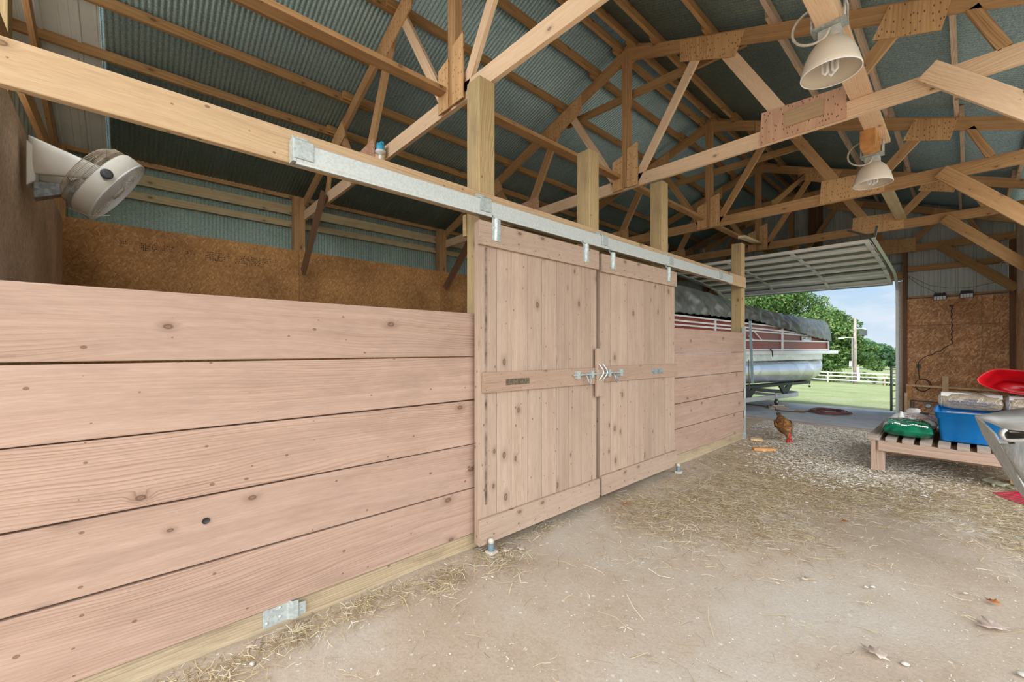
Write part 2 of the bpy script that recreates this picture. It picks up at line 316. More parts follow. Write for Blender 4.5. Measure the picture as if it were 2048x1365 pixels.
def grass():
    m, t, b = newmat('lawn')
    tcn = N(t, 'ShaderNodeTexCoord'); n = N(t, 'ShaderNodeTexNoise', inp={'Scale': .35, 'Detail': 8, 'Roughness': .7}); L(t, tcn.outputs['Object'], n.inputs[0])
    r = ramp(t, [(.35, (.14, .21, .07)), (.5, (.215, .255, .115)), (.65, (.29, .30, .18))]); L(t, n.outputs[0], r.inputs[0])
    n2 = N(t, 'ShaderNodeTexNoise', inp={'Scale': 14, 'Detail': 5}); L(t, tcn.outputs['Object'], n2.inputs[0])
    r2 = ramp(t, [(.3, (.65, .7, .6)), (.7, (1.15, 1.15, 1.1))]); L(t, n2.outputs[0], r2.inputs[0])
    L(t, mixc(t, r.outputs[0], r2.outputs[0], 1, 'MULTIPLY'), b.inputs['Base Color']); b.inputs['Roughness'].default_value = .9
    bp = N(t, 'ShaderNodeBump', inp={'Strength': .6, 'Distance': .04}); L(t, n2.outputs[0], bp.inputs['Height']); L(t, bp.outputs[0], b.inputs['Normal'])
grass()
def hen_mat():
    m, t, b = newmat('feathers')
    tcn = N(t, 'ShaderNodeTexCoord'); sp = N(t, 'ShaderNodeSeparateXYZ'); L(t, tcn.outputs['Object'], sp.inputs[0])
    v = N(t, 'ShaderNodeTexVoronoi', inp={'Scale': 45}); L(t, tcn.outputs['Object'], v.inputs[0])
    cs = N(t, 'ShaderNodeSeparateColor'); L(t, v.outputs['Color'], cs.inputs[0])
    r = ramp(t, [(0, (.06, .025, .010)), (.5, (.16, .065, .018)), (1, (.34, .17, .035))]); L(t, cs.outputs[0], r.inputs[0])
    e = ramp(t, [(.0, (.6, .6, .6)), (.5, (1.1, 1.1, 1.1))]); L(t, v.outputs['Distance'], e.inputs[0])
    L(t, mixc(t, r.outputs[0], e.outputs[0], .7, 'MULTIPLY'), b.inputs['Base Color']); b.inputs['Roughness'].default_value = .6
hen_mat()

# ---------------------------------------------------------------- mesh helpers
class MB:
    def __init__(s): s.v = []; s.f = []; s.uv = []; s.sm = []
    def quadstrip(s): pass
    def face(s, idx, uv, smooth=False): s.f.append(tuple(idx)); s.uv.append(tuple(uv)); s.sm.append(smooth)
    def hexa(s, p, ax=0, dims=None, uo=(0, 0)):
        """p: 8 corners ordered (x0y0z0,x1y0z0,x1y1z0,x0y1z0, same z1) in local frame; ax = grain axis"""
        b = len(s.v); s.v += [tuple(q) for q in p]
        lx = (Vector(p[1])-Vector(p[0])).length; ly = (Vector(p[3])-Vector(p[0])).length; lz = (Vector(p[4])-Vector(p[0])).length
        d = (lx, ly, lz)
        faces = [((0, 3, 2, 1), 0, 1), ((4, 5, 6, 7), 0, 1), ((0, 1, 5, 4), 0, 2), ((2, 3, 7, 6), 0, 2), ((1, 2, 6, 5), 1, 2), ((3, 0, 4, 7), 1, 2)]
        loc = [(0, 0, 0), (1, 0, 0), (1, 1, 0), (0, 1, 0), (0, 0, 1), (1, 0, 1), (1, 1, 1), (0, 1, 1)]
        for k, (fi, a, c) in enumerate(faces):
            if c == ax: a, c = c, a
            elif a != ax and c != ax: pass
            offv = k*.31
            s.face([b+i for i in fi], [(loc[i][a]*d[a]+uo[0], loc[i][c]*d[c]+offv+uo[1]) for i in fi])
        return s
    def box(s, x0, x1, y0, y1, z0, z1, ax=None):
        d = (abs(x1-x0), abs(y1-y0), abs(z1-z0))
        if ax is None: ax = d.index(max(d))
        return s.hexa([(x0, y0, z0), (x1, y0, z0), (x1, y1, z0), (x0, y1, z0), (x0, y0, z1), (x1, y0, z1), (x1, y1, z1), (x0, y1, z1)], ax)
    def beam(s, a, b, w_, h_, up=(0, 0, 1), off=(0, 0)):
        a = Vector(a); b = Vector(b); t = (b-a).normalized(); up = Vector(up)
        sd_ = t.cross(up).normalized(); u = sd_.cross(t).normalized()
        o = sd_*off[0]+u*off[1]
        P = []
        for zz in (-.5, .5):
            for (q, yy) in ((a, -.5), (b, -.5), (b, .5), (a, .5)): P.append(q+o+sd_*(yy*w_)+u*(zz*h_))
        return s.hexa(P, 0)
    def prism(s, poly, n, depth, uvd=None):
        """poly: list of 3D points (planar, ordered), extruded by vector n*depth"""
        n = Vector(n).normalized()*depth; b = len(s.v); k = len(poly)
        s.v += [tuple(p) for p in poly]+[tuple(Vector(p)+n) for p in poly]
        e0 = (Vector(poly[1])-Vector(poly[0])).normalized() if uvd is None else Vector(uvd)
        e1 = e0.cross(n).normalized(); uv = [(Vector(p).dot(e0), Vector(p).dot(e1)) for p in poly]
        s.face([b+i for i in range(k)][::-1], uv[::-1]); s.face([b+k+i for i in range(k)], uv)
        for i in range(k):
            j = (i+1) % k; l = (Vector(poly[j])-Vector(poly[i])).length
            s.face([b+i, b+j, b+k+j, b+k+i], [(0, 0), (l, 0), (l, depth), (0, depth)])
        return s
    def tube(s, pts, r, seg=8, cap=True, closed=False):
        pts = [Vector(p) for p in pts]; n = len(pts); b = len(s.v)
        rr = r if isinstance(r, (list, tuple)) else [r]*n
        prev = None; acc = 0; us = []
        for i, p in enumerate(pts):
            if closed: t = pts[(i+1) % n]-pts[i-1]
            else: t = pts[min(i+1, n-1)]-pts[max(i-1, 0)]
            t.normalize()
            if prev is None:
                a = Vector((0, 0, 1)) if abs(t.z) < .9 else Vector((1, 0, 0)); prev = t.cross(a).normalized()
            prev = (prev-t*prev.dot(t)).normalized(); q = t.cross(prev)
            if i: acc += (pts[i]-pts[i-1]).length
            us.append(acc)
            for k in range(seg):
                an = 2*math.pi*k/seg; s.v.append(tuple(p+(prev*math.cos(an)+q*math.sin(an))*rr[i]))
        for i in range(n-(0 if closed else 1)):
            i2 = (i+1) % n
            for k in range(seg):
                k2 = (k+1) % seg; v0 = k/seg*6.28*rr[i]; v1 = (k+1)/seg*6.28*rr[i]; u0, u1 = us[i], us[i2] if i2 else us[i]+.1
                s.face([b+i*seg+k, b+i*seg+k2, b+i2*seg+k2, b+i2*seg+k], [(u0, v0), (u0, v1), (u1, v1), (u1, v0)], True)
        if cap and not closed:
            s.face([b+k for k in range(seg)][::-1], [(0, 0)]*seg); s.face([b+(n-1)*seg+k for k in range(seg)], [(0, 0)]*seg)
        return s
    def lathe(s, c, prof, axis=(0, 0, 1), seg=32, cap0=False, cap1=False):
        """prof: (r, h) list along the axis from c"""
        c = Vector(c); ax = Vector(axis).normalized(); a = Vector((1, 0, 0)) if abs(ax.x) < .9 else Vector((0, 1, 0))
        e1 = ax.cross(a).normalized(); e2 = ax.cross(e1); b = len(s.v); n = len(prof)
        for (r, h_) in prof:
            for k in range(seg):
                an = 2*math.pi*k/seg; s.v.append(tuple(c+ax*h_+(e1*math.cos(an)+e2*math.sin(an))*r))
        for i in range(n-1):
            for k in range(seg):
                k2 = (k+1) % seg
                s.face([b+i*seg+k, b+i*seg+k2, b+(i+1)*seg+k2, b+(i+1)*seg+k], [(i, k), (i, k+1), (i+1, k+1), (i+1, k)], True)
        if cap0: s.face([b+k for k in range(seg)][::-1], [(0, 0)]*seg)
        if cap1: s.face([b+(n-1)*seg+k for k in range(seg)], [(0, 0)]*seg)
        return s
    def grid(s, P, smooth=True, flip=False):
        """P: 2-D list of points"""
        b = len(s.v); m_ = len(P[0]); n = len(P)
        us = [0]; 
        for row in P: s.v += [tuple(q) for q in row]
        for i in range(n-1):
            for j in range(m_-1):
                f = [b+i*m_+j, b+i*m_+j+1, b+(i+1)*m_+j+1, b+(i+1)*m_+j]
                uv = [(Vector(s.v[q]).x+Vector(s.v[q]).y, Vector(s.v[q]).z) for q in f]
                if flip: f = f[::-1]; uv = uv[::-1]
                s.face(f, uv, smooth)
        return s
    def loft(s, rings, cap=True, smooth=True):
        b = len(s.v); m_ = len(rings[0]); n = len(rings)
        for r in rings: s.v += [tuple(q) for q in r]
        for i in range(n-1):
            for j in range(m_):
                j2 = (j+1) % m_
                s.face([b+i*m_+j, b+i*m_+j2, b+(i+1)*m_+j2, b+(i+1)*m_+j], [(i, j), (i, j+1), (i+1, j+1), (i+1, j)], smooth)
        if cap:
            s.face([b+j for j in range(m_)][::-1], [(0, 0)]*m_, smooth); s.face([b+(n-1)*m_+j for j in range(m_)], [(0, 0)]*m_, smooth)
        return s
    def build(s, name, mat, parent=None, label=None, cat=None, group=None, kind=None, bevel=0, solid=0, sub=0, plabel=None, fix=True):
        org = ORG[parent.name] if parent else None
        V = np.array(s.v, dtype=float)
        if org is None:
            lo = V.min(0); hi = V.max(0); org = Vector(((lo[0]+hi[0])/2, (lo[1]+hi[1])/2, lo[2]))
        me = bpy.data.meshes.new(name); me.from_pydata([tuple(q) for q in (V-np.array(org))], [], s.f)
        uvl = me.uv_layers.new(name='UVMap'); uvl.data.foreach_set('uv', [c for f in s.uv for q in f for c in q])
        me.polygons.foreach_set('use_smooth', s.sm); me.materials.append(M[mat]); me.update()
        if fix:
            bm = bmesh.new(); bm.from_mesh(me); bmesh.ops.recalc_face_normals(bm, faces=bm.faces); bm.to_mesh(me); bm.free()
        o = bpy.data.objects.new(name, me); C.objects.link(o)
        if parent: o.parent = parent
        else: o.location = org
        ORG[o.name] = Vector(org)
        if sub: md = o.modifiers.new('sub', 'SUBSURF'); md.levels = sub; md.render_levels = sub
        if solid: md = o.modifiers.new('solid', 'SOLIDIFY'); md.thickness = solid; md.offset = 0
        if bevel: md = o.modifiers.new('bevel', 'BEVEL'); md.width = bevel; md.segments = 2; md.limit_method = 'ANGLE'
        tag(o, label, cat, group, kind)
        if plabel: o['label'] = plabel
        return o
ORG = {}
def tag(o, label=None, cat=None, group=None, kind=None):
    if label: o['label'] = label
    if cat: o['category'] = cat
    if group: o['group'] = group
    if kind: o['kind'] = kind
    return o
def thing(name, label, cat, loc, group=None):
    o = bpy.data.objects.new(name, None); C.objects.link(o); o.location = loc; o.empty_display_size = .1
    ORG[o.name] = Vector(loc); return tag(o, label, cat, group)
def text(name, s_, size, mat, loc, ex, ey, parent, ext=.0006, align='CENTER'):
    cu = bpy.data.curves.new(name, 'FONT'); cu.body = s_; cu.size = size; cu.extrude = ext; cu.align_x = align; cu.align_y = 'CENTER'
    o0 = bpy.data.objects.new(name+'_tmp', cu); C.objects.link(o0)
    dg = bpy.context.evaluated_depsgraph_get(); me = bpy.data.meshes.new_from_object(o0.evaluated_get(dg))
    bpy.data.objects.remove(o0); me.name = name; me.materials.clear(); me.materials.append(M[mat])
    ex = Vector(ex).normalized(); ey = Vector(ey).normalized(); ez = ex.cross(ey)
    mt = Matrix((ex, ey, ez)).transposed().to_4x4(); mt.translation = Vector(loc)-(ORG[parent.name] if parent else Vector())
    me.transform(mt)
    o = bpy.data.objects.new(name, me); C.objects.link(o)
    if parent: o.parent = parent; ORG[o.name] = ORG[parent.name]
    return o
def S(name, mb, mat, **k): return mb.build(name, mat, kind='structure', **k)

# ================================================================ SETTING
RX = -.55                                  # ridge
def zl(x): return 4.88+.35*(x-RX)          # rafter top edge, left slope
def zr(x): return 4.88-.385*(x-RX)
def zt(x): return zl(x) if x < RX else zr(x)
Y0, Y1 = -.78, 11.45                       # roof ends
XB = -4.60; XR = 3.5
# dirt floor
def noise2(x, y):
    return (math.sin(x*3.1+y*1.7)+math.sin(x*1.3-y*4.1+1.1)+math.sin(x*7.3+2.2*y+.4)*.5+math.sin(y*9.1-x*5.2)*.35)/2.85
nx, ny = 150, 190
P = []
for j in range(ny+1):
    y = -3+(8.72+3)*j/ny; row = []
    for i in range(nx+1):
        x = -4.7+9.5*i/nx; row.append((x, y, noise2(x, y)*.007-.006+(.022*math.exp(-((x-.02)/.05)**2)*(.6+.4*math.sin(y*6)) if y < 1.66 or y > 4.35 else 0)))
    P.append(row)
S('floor', MB().grid(P, True), 'dirt')
S('concrete_slab', MB().box(-4.6, 4.0, 8.65, 11.42, -.12, .012, 0), 'concrete')
S('concrete_apron', MB().box(-4.6, 4.0, 11.42, 11.75, -.14, .004, 0), 'concrete_out')
S('slab_edge_board', MB().box(-4.6, 4.0, 8.58, 8.65, -.1, .03, 0), 'grey_slat')
# ground outside: lawn falling away from the barn, plain earth behind the camera
def gz(y): return -.03-.0545*max(0, y-11.7) if y < 57 else -2.5-.0205*(y-57)
ys = [11.6, 12, 13, 15, 18, 22, 28, 36, 46, 57, 70, 90, 120, 170, 260]
P = [[(x, y, gz(y)) for x in (-260, -120, -60, -30, -12, 0, 12, 30, 60, 120, 260)] for y in ys]
S('lawn', MB().grid(P, True), 'lawn')
S('ground', MB().grid([[(-260, -200, -.06), (260, -200, -.06)], [(-260, -3.0, -.03), (260, -3.0, -.03)]], False), 'dirt')
S('ground_side', MB().grid([[(-260, -3.0, -.03), (-4.72, -3.0, -.03)], [(-260, 11.6, -.03), (-4.72, 11.6, -.03)]], False)
  .grid([[(4.8, -3.0, -.03), (260, -3.0, -.03)], [(4.8, 11.6, -.03), (260, 11.6, -.03)]], False), 'dirt')

# corrugated roof and wall skins
def corr(mb, o, along, across, nrm, length, width, pitch=.042, amp=.006, seg=6):
    """sheet at o; waves repeat along 'across'; ribs run along 'along'"""
    o = Vector(o); along = Vector(along).normalized(); across = Vector(across).normalized(); nrm = Vector(nrm).normalized()
    n = max(1, int(round(width/pitch*seg))); rows = []
    for q in (0, 1):
        rows.append([o+along*(length*q)+across*(width*i/n)+nrm*(amp*math.sin(2*math.pi*i/seg)) for i in range(n+1)])
    mb.grid(rows, True); return mb
def ribbed(mb, o, along, across, nrm, length, width, pitch=.23):
    o = Vector(o); along = Vector(along).normalized(); across = Vector(across).normalized(); nrm = Vector(nrm).normalized()
    prof = []; x = 0
    while x < width:
        for dx, h_ in ((0, 0), (.085, 0), (.09, .005), (.10, .005), (.105, 0), (.145, 0), (.15, .005), (.16, .005), (.165, 0), (.19, 0), (.2, .016), (.222, .016)):
            if x+dx < width: prof.append((x+dx, h_))
        x += pitch
    prof.append((width, 0))
    mb.grid([[o+along*(length*q)+across*a+nrm*h_ for a, h_ in prof] for q in (0, 1)], False); return mb
zoff = .095
dl = Vector((-1, 0, -.35)); ll = (RX-XB+.15)*math.sqrt(1+.35**2)
dr = Vector((1, 0, -.385)); lr = (XR-RX+.15)*math.sqrt(1+.385**2)
mb = MB()
corr(mb, (RX, -.2, 4.88+zoff), dl, (0, 1, 0), (0, 0, 1), ll, Y1+.2)
corr(mb, (RX, Y0, 4.88+zoff), dr, (0, 1, 0), (0, 0, 1), lr, Y1-Y0)
S('ceiling', mb, 'galv_roof', solid=.0012)
mb = MB(); ribbed(mb, (RX, Y0, 4.87+zoff), dl, (0, 1, 0), (0, 0, -1), ll, -.2-Y0)
mb.build('roof_panel', 'white_steel', label='white ribbed steel roof sheet at the left end beside the grey corrugated roof', cat='roof panel', solid=.0012)
# left long wall
mb = MB(); corr(mb, (XB, Y0, -.02), (0, 0, 1), (0, 1, 0), (1, 0, 0), 3.62, Y1-Y0)
S('wall_left', mb, 'galv_wall', solid=.0012)
# far gable wall, white ribbed steel with the door opening (x -1.85 .. 1.27, z < 2.66)
mb = MB(); DL, DR, DT = -2.45, 1.30, 2.68
n_ = (0, -1, 0)
ribbed(mb, (XB, 11.45, 0), (0, 0, 1), (1, 0, 0), n_, zt(XB)+.06, DL-XB)
for a, b in ((DL, RX), ):
    pass
xs = np.arange(XB, XR+.001, .23)
mb = MB()
for x in xs:
    x2 = min(x+.23, XR)
    if x2-x < .02: continue
    z0 = DT if (x2 > DL+.02 and x < DR-.02) else 0
    za, zb = zt(x)+zoff+.004, zt(x2)+zoff+.004
    prof = [(x, 0), (x+.06, 0), (x+.065, .004), (x+.075, .004), (x+.08, 0), (x+.13, 0), (x+.135, .004), (x+.145, .004), (x+.15, 0), (x+.19, 0), (x+.2, .016), (x+.222, .016), (x2, 0)]
    prof = [(min(p, x2), q) for p, q in prof]
    mb.grid([[(p, 11.45-q, z0) for p, q in prof], [(p, 11.45-q, za+(zb-za)*(p-x)/(x2-x)) for p, q in prof]], False)
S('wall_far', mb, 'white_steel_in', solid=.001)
mb = MB()
for x in np.arange(XB, -2.9, .23):
    x2 = x+.23; prof = [(x, 0), (x+.085, 0), (x+.09, .005), (x+.10, .005), (x+.105, 0), (x+.19, 0), (x+.2, .016), (x+.222, .016), (x2, 0)]
    mb.grid([[(p, Y0+q, 2.35) for p, q in prof], [(p, Y0+q, zt(p)+zoff-.01) for p, q in prof]], False)
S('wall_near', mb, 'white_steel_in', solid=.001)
# right wall: OSB below, plywood above, only its far end
mb = MB().box(2.745, 2.765, 8.6, 11.4, 0, 2.2, 1)
S('wall_right', mb, 'osb_red')
mb = MB().box(2.75, 2.765, 8.6, 11.4, 2.2, 3.5, 1)
mb.build('plywood_panel', 'osb_pale', label='pale plywood sheet high on the right wall above the chipboard', cat='wall panel')

# ---------------------------------------------------------------- posts of the stall front
def post(name, x, y, z0, z1, label, mat='treated_post', g='square posts of the stall front', s_=.14, cat='post'):
    mb = MB(); b = len(mb.v); c = .012
    # chamfered head
    x0, x1, y0, y1 = x, x+s_, y, y+s_
    mb.box(x0, x1, y0, y1, z0, z1, 2)
    return mb.build(name, mat, label=label, cat=cat, group=g, bevel=.008)
post('timber_post', -2.21, -.735, -.1, 4.3, 'square timber post cut off by the upper left corner, behind the long header beam')
post('timber_post', -.18, 1.726, -.1, 3.16, 'tallest-looking square timber post rising behind the left edge of the left sliding door')
post('timber_post', -.18, 2.94, -.1, 3.06, 'square timber post rising behind the meeting edge of the two sliding doors')
post('timber_post', -.18, 4.213, -.1, 3.13, 'square timber post rising behind the right side of the right sliding door')
post('timber_post', -.18, 6.56, -.1, 2.86, 'square timber post at the far end of the short plank wall, beside the boat')

# ---------------------------------------------------------------- stall plank walls
def plank_wall(y0, y1, zs, label, kick, parent_loc, ends=0.0, hole=False):
    t = thing('plank_wall', label, 'stall wall', parent_loc, 'low horizontal plank walls of the horse stall')
    mb = MB()
    for i in range(len(zs)-1):
        zt_, zb = zs[i], zs[i+1]; g = .0035
        dx = rng.uniform(-.003, .003); tl = rng.uniform(-.003, .003)
        mb.hexa([(-.04+dx, y0, zb+g+tl), (-.04+dx, y1, zb+g-tl), (dx, y1, zb+g-tl), (dx, y0, zb+g+tl), (-.04+dx, y0, zt_-g+tl*.3), (-.04+dx, y1, zt_-g), (dx, y1, zt_-g), (dx, y0, zt_-g+tl*.3)], 0)
    mb.build('planking', 'pink_pine', t, bevel=.004)
    MB().box(-.055, -.012, y0, y1, -.03, zs[-1]-.004, 1).build('kickboard', 'kick_wood', t, bevel=.004, plabel='stained treated kickboard along the floor')
    if hole:
        q = MB(); q.lathe((.0035, .233, .585), [(.0, -.002), (.012, -.0015), (.014, .0)], (1, 0, 0), 14, cap0=False)
        q.build('knot_hole', 'black', t, plabel='dark open knot hole')
    return t
plank_wall(-.47, 1.69, (1.546, 1.262, .978, .690, .404, .106), 'long low wall of wide pink planks filling the left foreground', True, (-.02, .6, 0), hole=True)
plank_wall(4.24, 6.53, (1.546, 1.262, .984, .697, .415, .125), 'short low wall of pinkish planks between the right sliding door and the boat', True, (-.02, 5.4, 0))
# galvanised end channel and hanging bar at the wall end
t = thing('steel_channel', 'thin galvanised steel channel standing upright at the end of the short plank wall', 'channel', (.01, 6.56, 0))
MB().box(-.03, .012, 6.535, 6.585, 0, 1.62, 2).build('upright', 'galv_part', t)
MB().box(.012, .02, 6.50, 6.54, .34, .42, 2).build('tab', 'galv_track', t); MB().box(.012, .02, 6.50, 6.54, .60, .74, 2).build('tab', 'galv_track', t)
MB().beam((.03, 6.70, 1.72), (.05, 6.74, .80), .03, .03, (0, 1, 0)).build('hanging_bar', 'steel_blue', t, plabel='slim blue-grey steel bar')
MB().tube([(.03, 6.64, 1.15+.0), (.035, 6.64, .95), (.04, 6.65, .70)], .006, 6).build('chain', 'pipe_dark', t)
# formed clip on the kickboard
t = thing('door_stop_bracket', 'bent galvanised door stop bracket screwed to the kickboard of the long plank wall', 'bracket', (.0, .53, .02))
P = []
for i, (yy, xx) in enumerate(((.445, -.008), (.50, -.007), (.548, -.006), (.556, .004), (.566, .02), (.588, .022), (.592, .012), (.60, .010), (.622, .014))):
    P.append([(xx, yy, .022+i*.002), (xx, yy, .06), (xx, yy, .106+(.01 if 1 < i < 6 else 0)-(.012 if i >= 6 else 0))])
MB().grid(P, False).build('plate', 'galv_part', t, solid=.003)
for yy, zz in ((.46, .045), (.515, .098), (.515, .055)):
    MB().lathe((-.004, yy, zz), [(.0065, 0), (.006, .004), (.002, .005)], (1, 0, 0), 10, cap1=True).build('screw', 'galv_track', t)

# ---------------------------------------------------------------- header beam and track
hb = MB().hexa([(-.04, -.9, 2.20), (-.04, 6.62, 2.195), (.0, 6.62, 2.195), (.0, -.9, 2.20), (-.04, -.9, 2.362), (-.04, 6.62, 2.348), (.0, 6.62, 2.348), (.0, -.9, 2.362)], 0)
hb.build('header_beam', 'beam_fir', label='long pale timber header beam carrying the sliding door track across the stall front', cat='beam', bevel=.004)
MB().box(-.22, -.182, 1.72, 4.36, 2.10, 2.25, 1).build('header_beam', 'treated_post', label='darker header board behind the posts, glimpsed above the sliding doors', cat='beam', bevel=.003)
t = thing('door_track', 'galvanised box track for the sliding doors fixed along the header beam', 'door track', (.04, 3.2, 2.2))
def trackprof(y, dz=0):
    return [(x, y, z+dz) for x, z in ((.008, 2.288), (.055, 2.288), (.060, 2.283), (.060, 2.203), (.056, 2.194), (.056, 2.184), (.042, 2.184), (.042, 2.192), (.046, 2.198), (.052, 2.205), (.052, 2.279), (.008, 2.279))]
def seg(mb, y0, y1, z0=0, z1=0): mb.loft([trackprof(y0, z0), trackprof(y1, z1)], True, False)
q = MB(); seg(q, .57, 3.02, -.003, .0); q.build('rail', 'galv_track', t)
q = MB(); seg(q, 3.024, 5.95, .0, .004); q.build('rail', 'galv_track', t)
MB().box(.005, .062, .552, .568, 2.19, 2.30, 2).build('end_cap', 'galv_part', t)
for yy in (.60, 1.70, 3.02, 4.22, 5.55):
    z = 2.29+.0006*(yy-.6)
    q = MB().box(.0, .006, yy-.035, yy+.035, z-.10, z+.042, 2).box(.0, .068, yy-.04, yy+.04, z, z+.005, 1).box(.062, .068, yy-.045, yy+.045, z-.085, z+.004, 2)
    br = q.build('bracket', 'galv_part', t, bevel=.0015)
    MB().lathe((.006, yy, z+.022), [(.010, 0), (.009, .006), (.003, .008)], (1, 0, 0), 8, cap1=True).build('bolt', 'galv_track', br)

# ---------------------------------------------------------------- sliding doors
def nails(mb, pts, x):
    for y, z in pts: mb.lathe((x-.0005, y, z), [(.0034, 0), (.0034, .0012)], (1, 0, 0), 6, cap1=True)
def door(y0, y1, z0, zt0, zt1, label, nm, plate, hang, widths, notch):
    t = thing('sliding_door', label, 'door', ((.05), (y0+y1)/2, z0), 'sliding doors of the horse stall')
    mb = MB(); y = y0; k = 0
    while y < y1-.01:
        wv = widths[k % len(widths)]; k += 1; y2 = min(y+wv, y1); dx = rng.uniform(-.0015, .0015)
        za = zt0+(zt1-zt0)*(y-y0)/(y1-y0); zb = zt0+(zt1-zt0)*(y2-y0)/(y1-y0)
        g = .0012
        mb.hexa([(.03, y+g, z0), (.03, y+g, za-.005), (.068+dx, y+g, za-.005), (.068+dx, y+g, z0), (.03, y2-g, z0), (.03, y2-g, zb-.005), (.068+dx, y2-g, zb-.005), (.068+dx, y2-g, z0)], 0)
        y = y2
    mb.build('planking', 'door_pine', t, bevel=.002)
    def rail(name, ya, yb, za, zb, zc, zd):
        q = MB().hexa([(.069, ya, za), (.069, yb, zb), (.091, yb, zb), (.091, ya, za), (.069, ya, zc), (.069, yb, zd), (.091, yb, zd), (.091, ya, zc)], 0)
        return q.build(name, 'rail_pine' if name == 'middle_rail' else 'door_pine', t, bevel=.002)
    rail('top_rail', y0-.003, y1+.004, zt0-.155, zt1-.155, zt0, zt1)
    rail('middle_rail', y0+.03, y1+.012, 1.028, 1.018, 1.160, 1.152)
    rail('bottom_rail', y0-.004, y1+.012, z0, z0+.004, z0+.165, z0+.165)
    nb = MB(); pts = []
    for i in range(9):
        yy = y0+.05+(y1-y0-.1)*i/8
        for zz in (1.045, 1.14): pts.append((yy+rng.uniform(-.02, .02), zz+rng.uniform(-.008, .008)))
        for zz in (z0+.03, z0+.14): pts.append((yy+rng.uniform(-.02, .02), zz))
        pts.append((yy, zt0-.03+(zt1-zt0)*i/8)); pts.append((yy, zt0-.13+(zt1-zt0)*i/8))
    nails(nb, pts, .0915); nb.build('nail_heads', 'dark_brace', t)
    q = MB().box(.0915, .0945, plate[0], plate[1], plate[2], plate[3], 1)
    q.build('name_plate', nm, t, bevel=.001, plabel='blank dark metal nameplate' if nm == 'rust_plate' else 'blank faded metal nameplate')
    for yy in hang:
        z = zt0+(zt1-zt0)*(yy-y0)/(y1-y0)
        q = MB(); rows = []
        for zz in (z-.115, z-.08, z-.02, z+.03):
            b_ = .006 if zz < z-.1 else (.012 if zz < z-.05 else .016)
            rows.append([(.093, yy-.036, zz), (.093, yy-.014, zz), (.093+b_, yy-.004, zz), (.093+b_, yy+.006, zz), (.093, yy+.014, zz), (.093, yy+.036, zz)])
        q.grid(rows, False); hg = q.build('hanger', 'galv_part', t, solid=.003)
        MB().tube([(.085, yy, z+.01), (.055, yy, z+.045), (.05, yy, z+.075)], .007, 8).lathe((.03, yy, z+.085), [(.022, 0), (.024, .008), (.022, .016)], (1, 0, 0), 16, True, True).build('roller', 'galv_dark', hg)
        for a, b_ in ((-.02, z-.03), (.022, z-.045), (.0, z-.10)):
            MB().lathe((.094, yy+a, b_), [(.006, 0), (.005, .004), (.001, .005)], (1, 0, 0), 8, cap1=True).build('screw', 'galv_track', hg)
    return t
d1 = door(1.632, 2.895, .055, 2.134, 2.132, 'left sliding stall door of vertical planks with a dark nameplate', 'rust_plate', (1.85, 2.07, 1.068, 1.108), (1.765, 2.72), (.16, .13, .155, .15, .16, .14), True)
d2 = door(2.945, 4.285, .065, 2.120, 2.126, 'right sliding stall door of vertical planks with a pale nameplate', 'galv_dark', (3.76, 3.985, 1.062, 1.112), (3.10, 4.11), (.15, .12, .15, .13, .165, .14), False)
# dark water stain board edge on left door: a darker plank strip
MB().box(.0686, .0696, 1.688, 1.708, .30, 1.97, 2).build('stain_streak', 'stain', d1, plabel='dark stained groove down the left side')
# centre block with latch loops on the right door
q = MB().box(.0915, .112, 2.838, 2.94, .915, 1.315, 2).build('latch_block', 'door_pine', d2, bevel=.002)
for yy in (2.862, 2.915):
    pts = [(.113+.028*math.sin(math.pi*a), yy+.030*(.5-.5*math.cos(2*math.pi*a)), 1.19-.145*a) for a in [i/16 for i in range(17)]]
    MB().tube(pts, .0055, 8).build('latch_loop', 'galv_track', q, plabel='wavy pale steel latch loop')
for dd, s_ in ((d1, -1), (d2, 1)):
    yc = 2.87 if s_ < 0 else 2.91
    lt = MB().tube([(.115, yc-.02*s_, 1.105), (.115, yc+.33*s_, 1.105)], .008, 10)
    for k in (.10, .28): lt.box(.0915, .125, yc+(k-.018)*s_, yc+(k+.018)*s_, 1.075, 1.135, 2)
    o = lt.build('bolt_latch', 'galv_part', dd, bevel=.001)
    y_ = yc+.17*s_
    MB().tube([(.116, y_-.025, 1.105), (.135, y_-.022, 1.09), (.145, y_-.015, 1.05), (.147, y_, 1.025), (.145, y_+.015, 1.05), (.135, y_+.022, 1.09), (.116, y_+.025, 1.105)], .006, 8).build('ring_pull', 'galv_dark', o)
for yy, nm, lb in ((1.70, 'floor_guide', 'blue and grey floor guide roller at the left foot of the left sliding door'), (4.26, 'floor_guide', 'small grey floor guide at the right foot of the right sliding door')):
    t = thing(nm, lb, 'door guide', (.115, yy, 0), 'floor guides of the sliding doors')
    MB().box(.095, .15, yy-.03, yy+.03, -.01, .02, 1).build('foot', 'stone', t)
    MB().lathe((.118, yy, .02), [(.018, 0), (.020, .01), (.020, .045)], (0, 0, 1), 16, True).build('roller', 'steel_blue', t)
    MB().lathe((.118, yy, .066), [(.019, 0), (.019, .02), (.013, .03), (0.002, .032)], (0, 0, 1), 16, True).build('cap', 'stone', t)

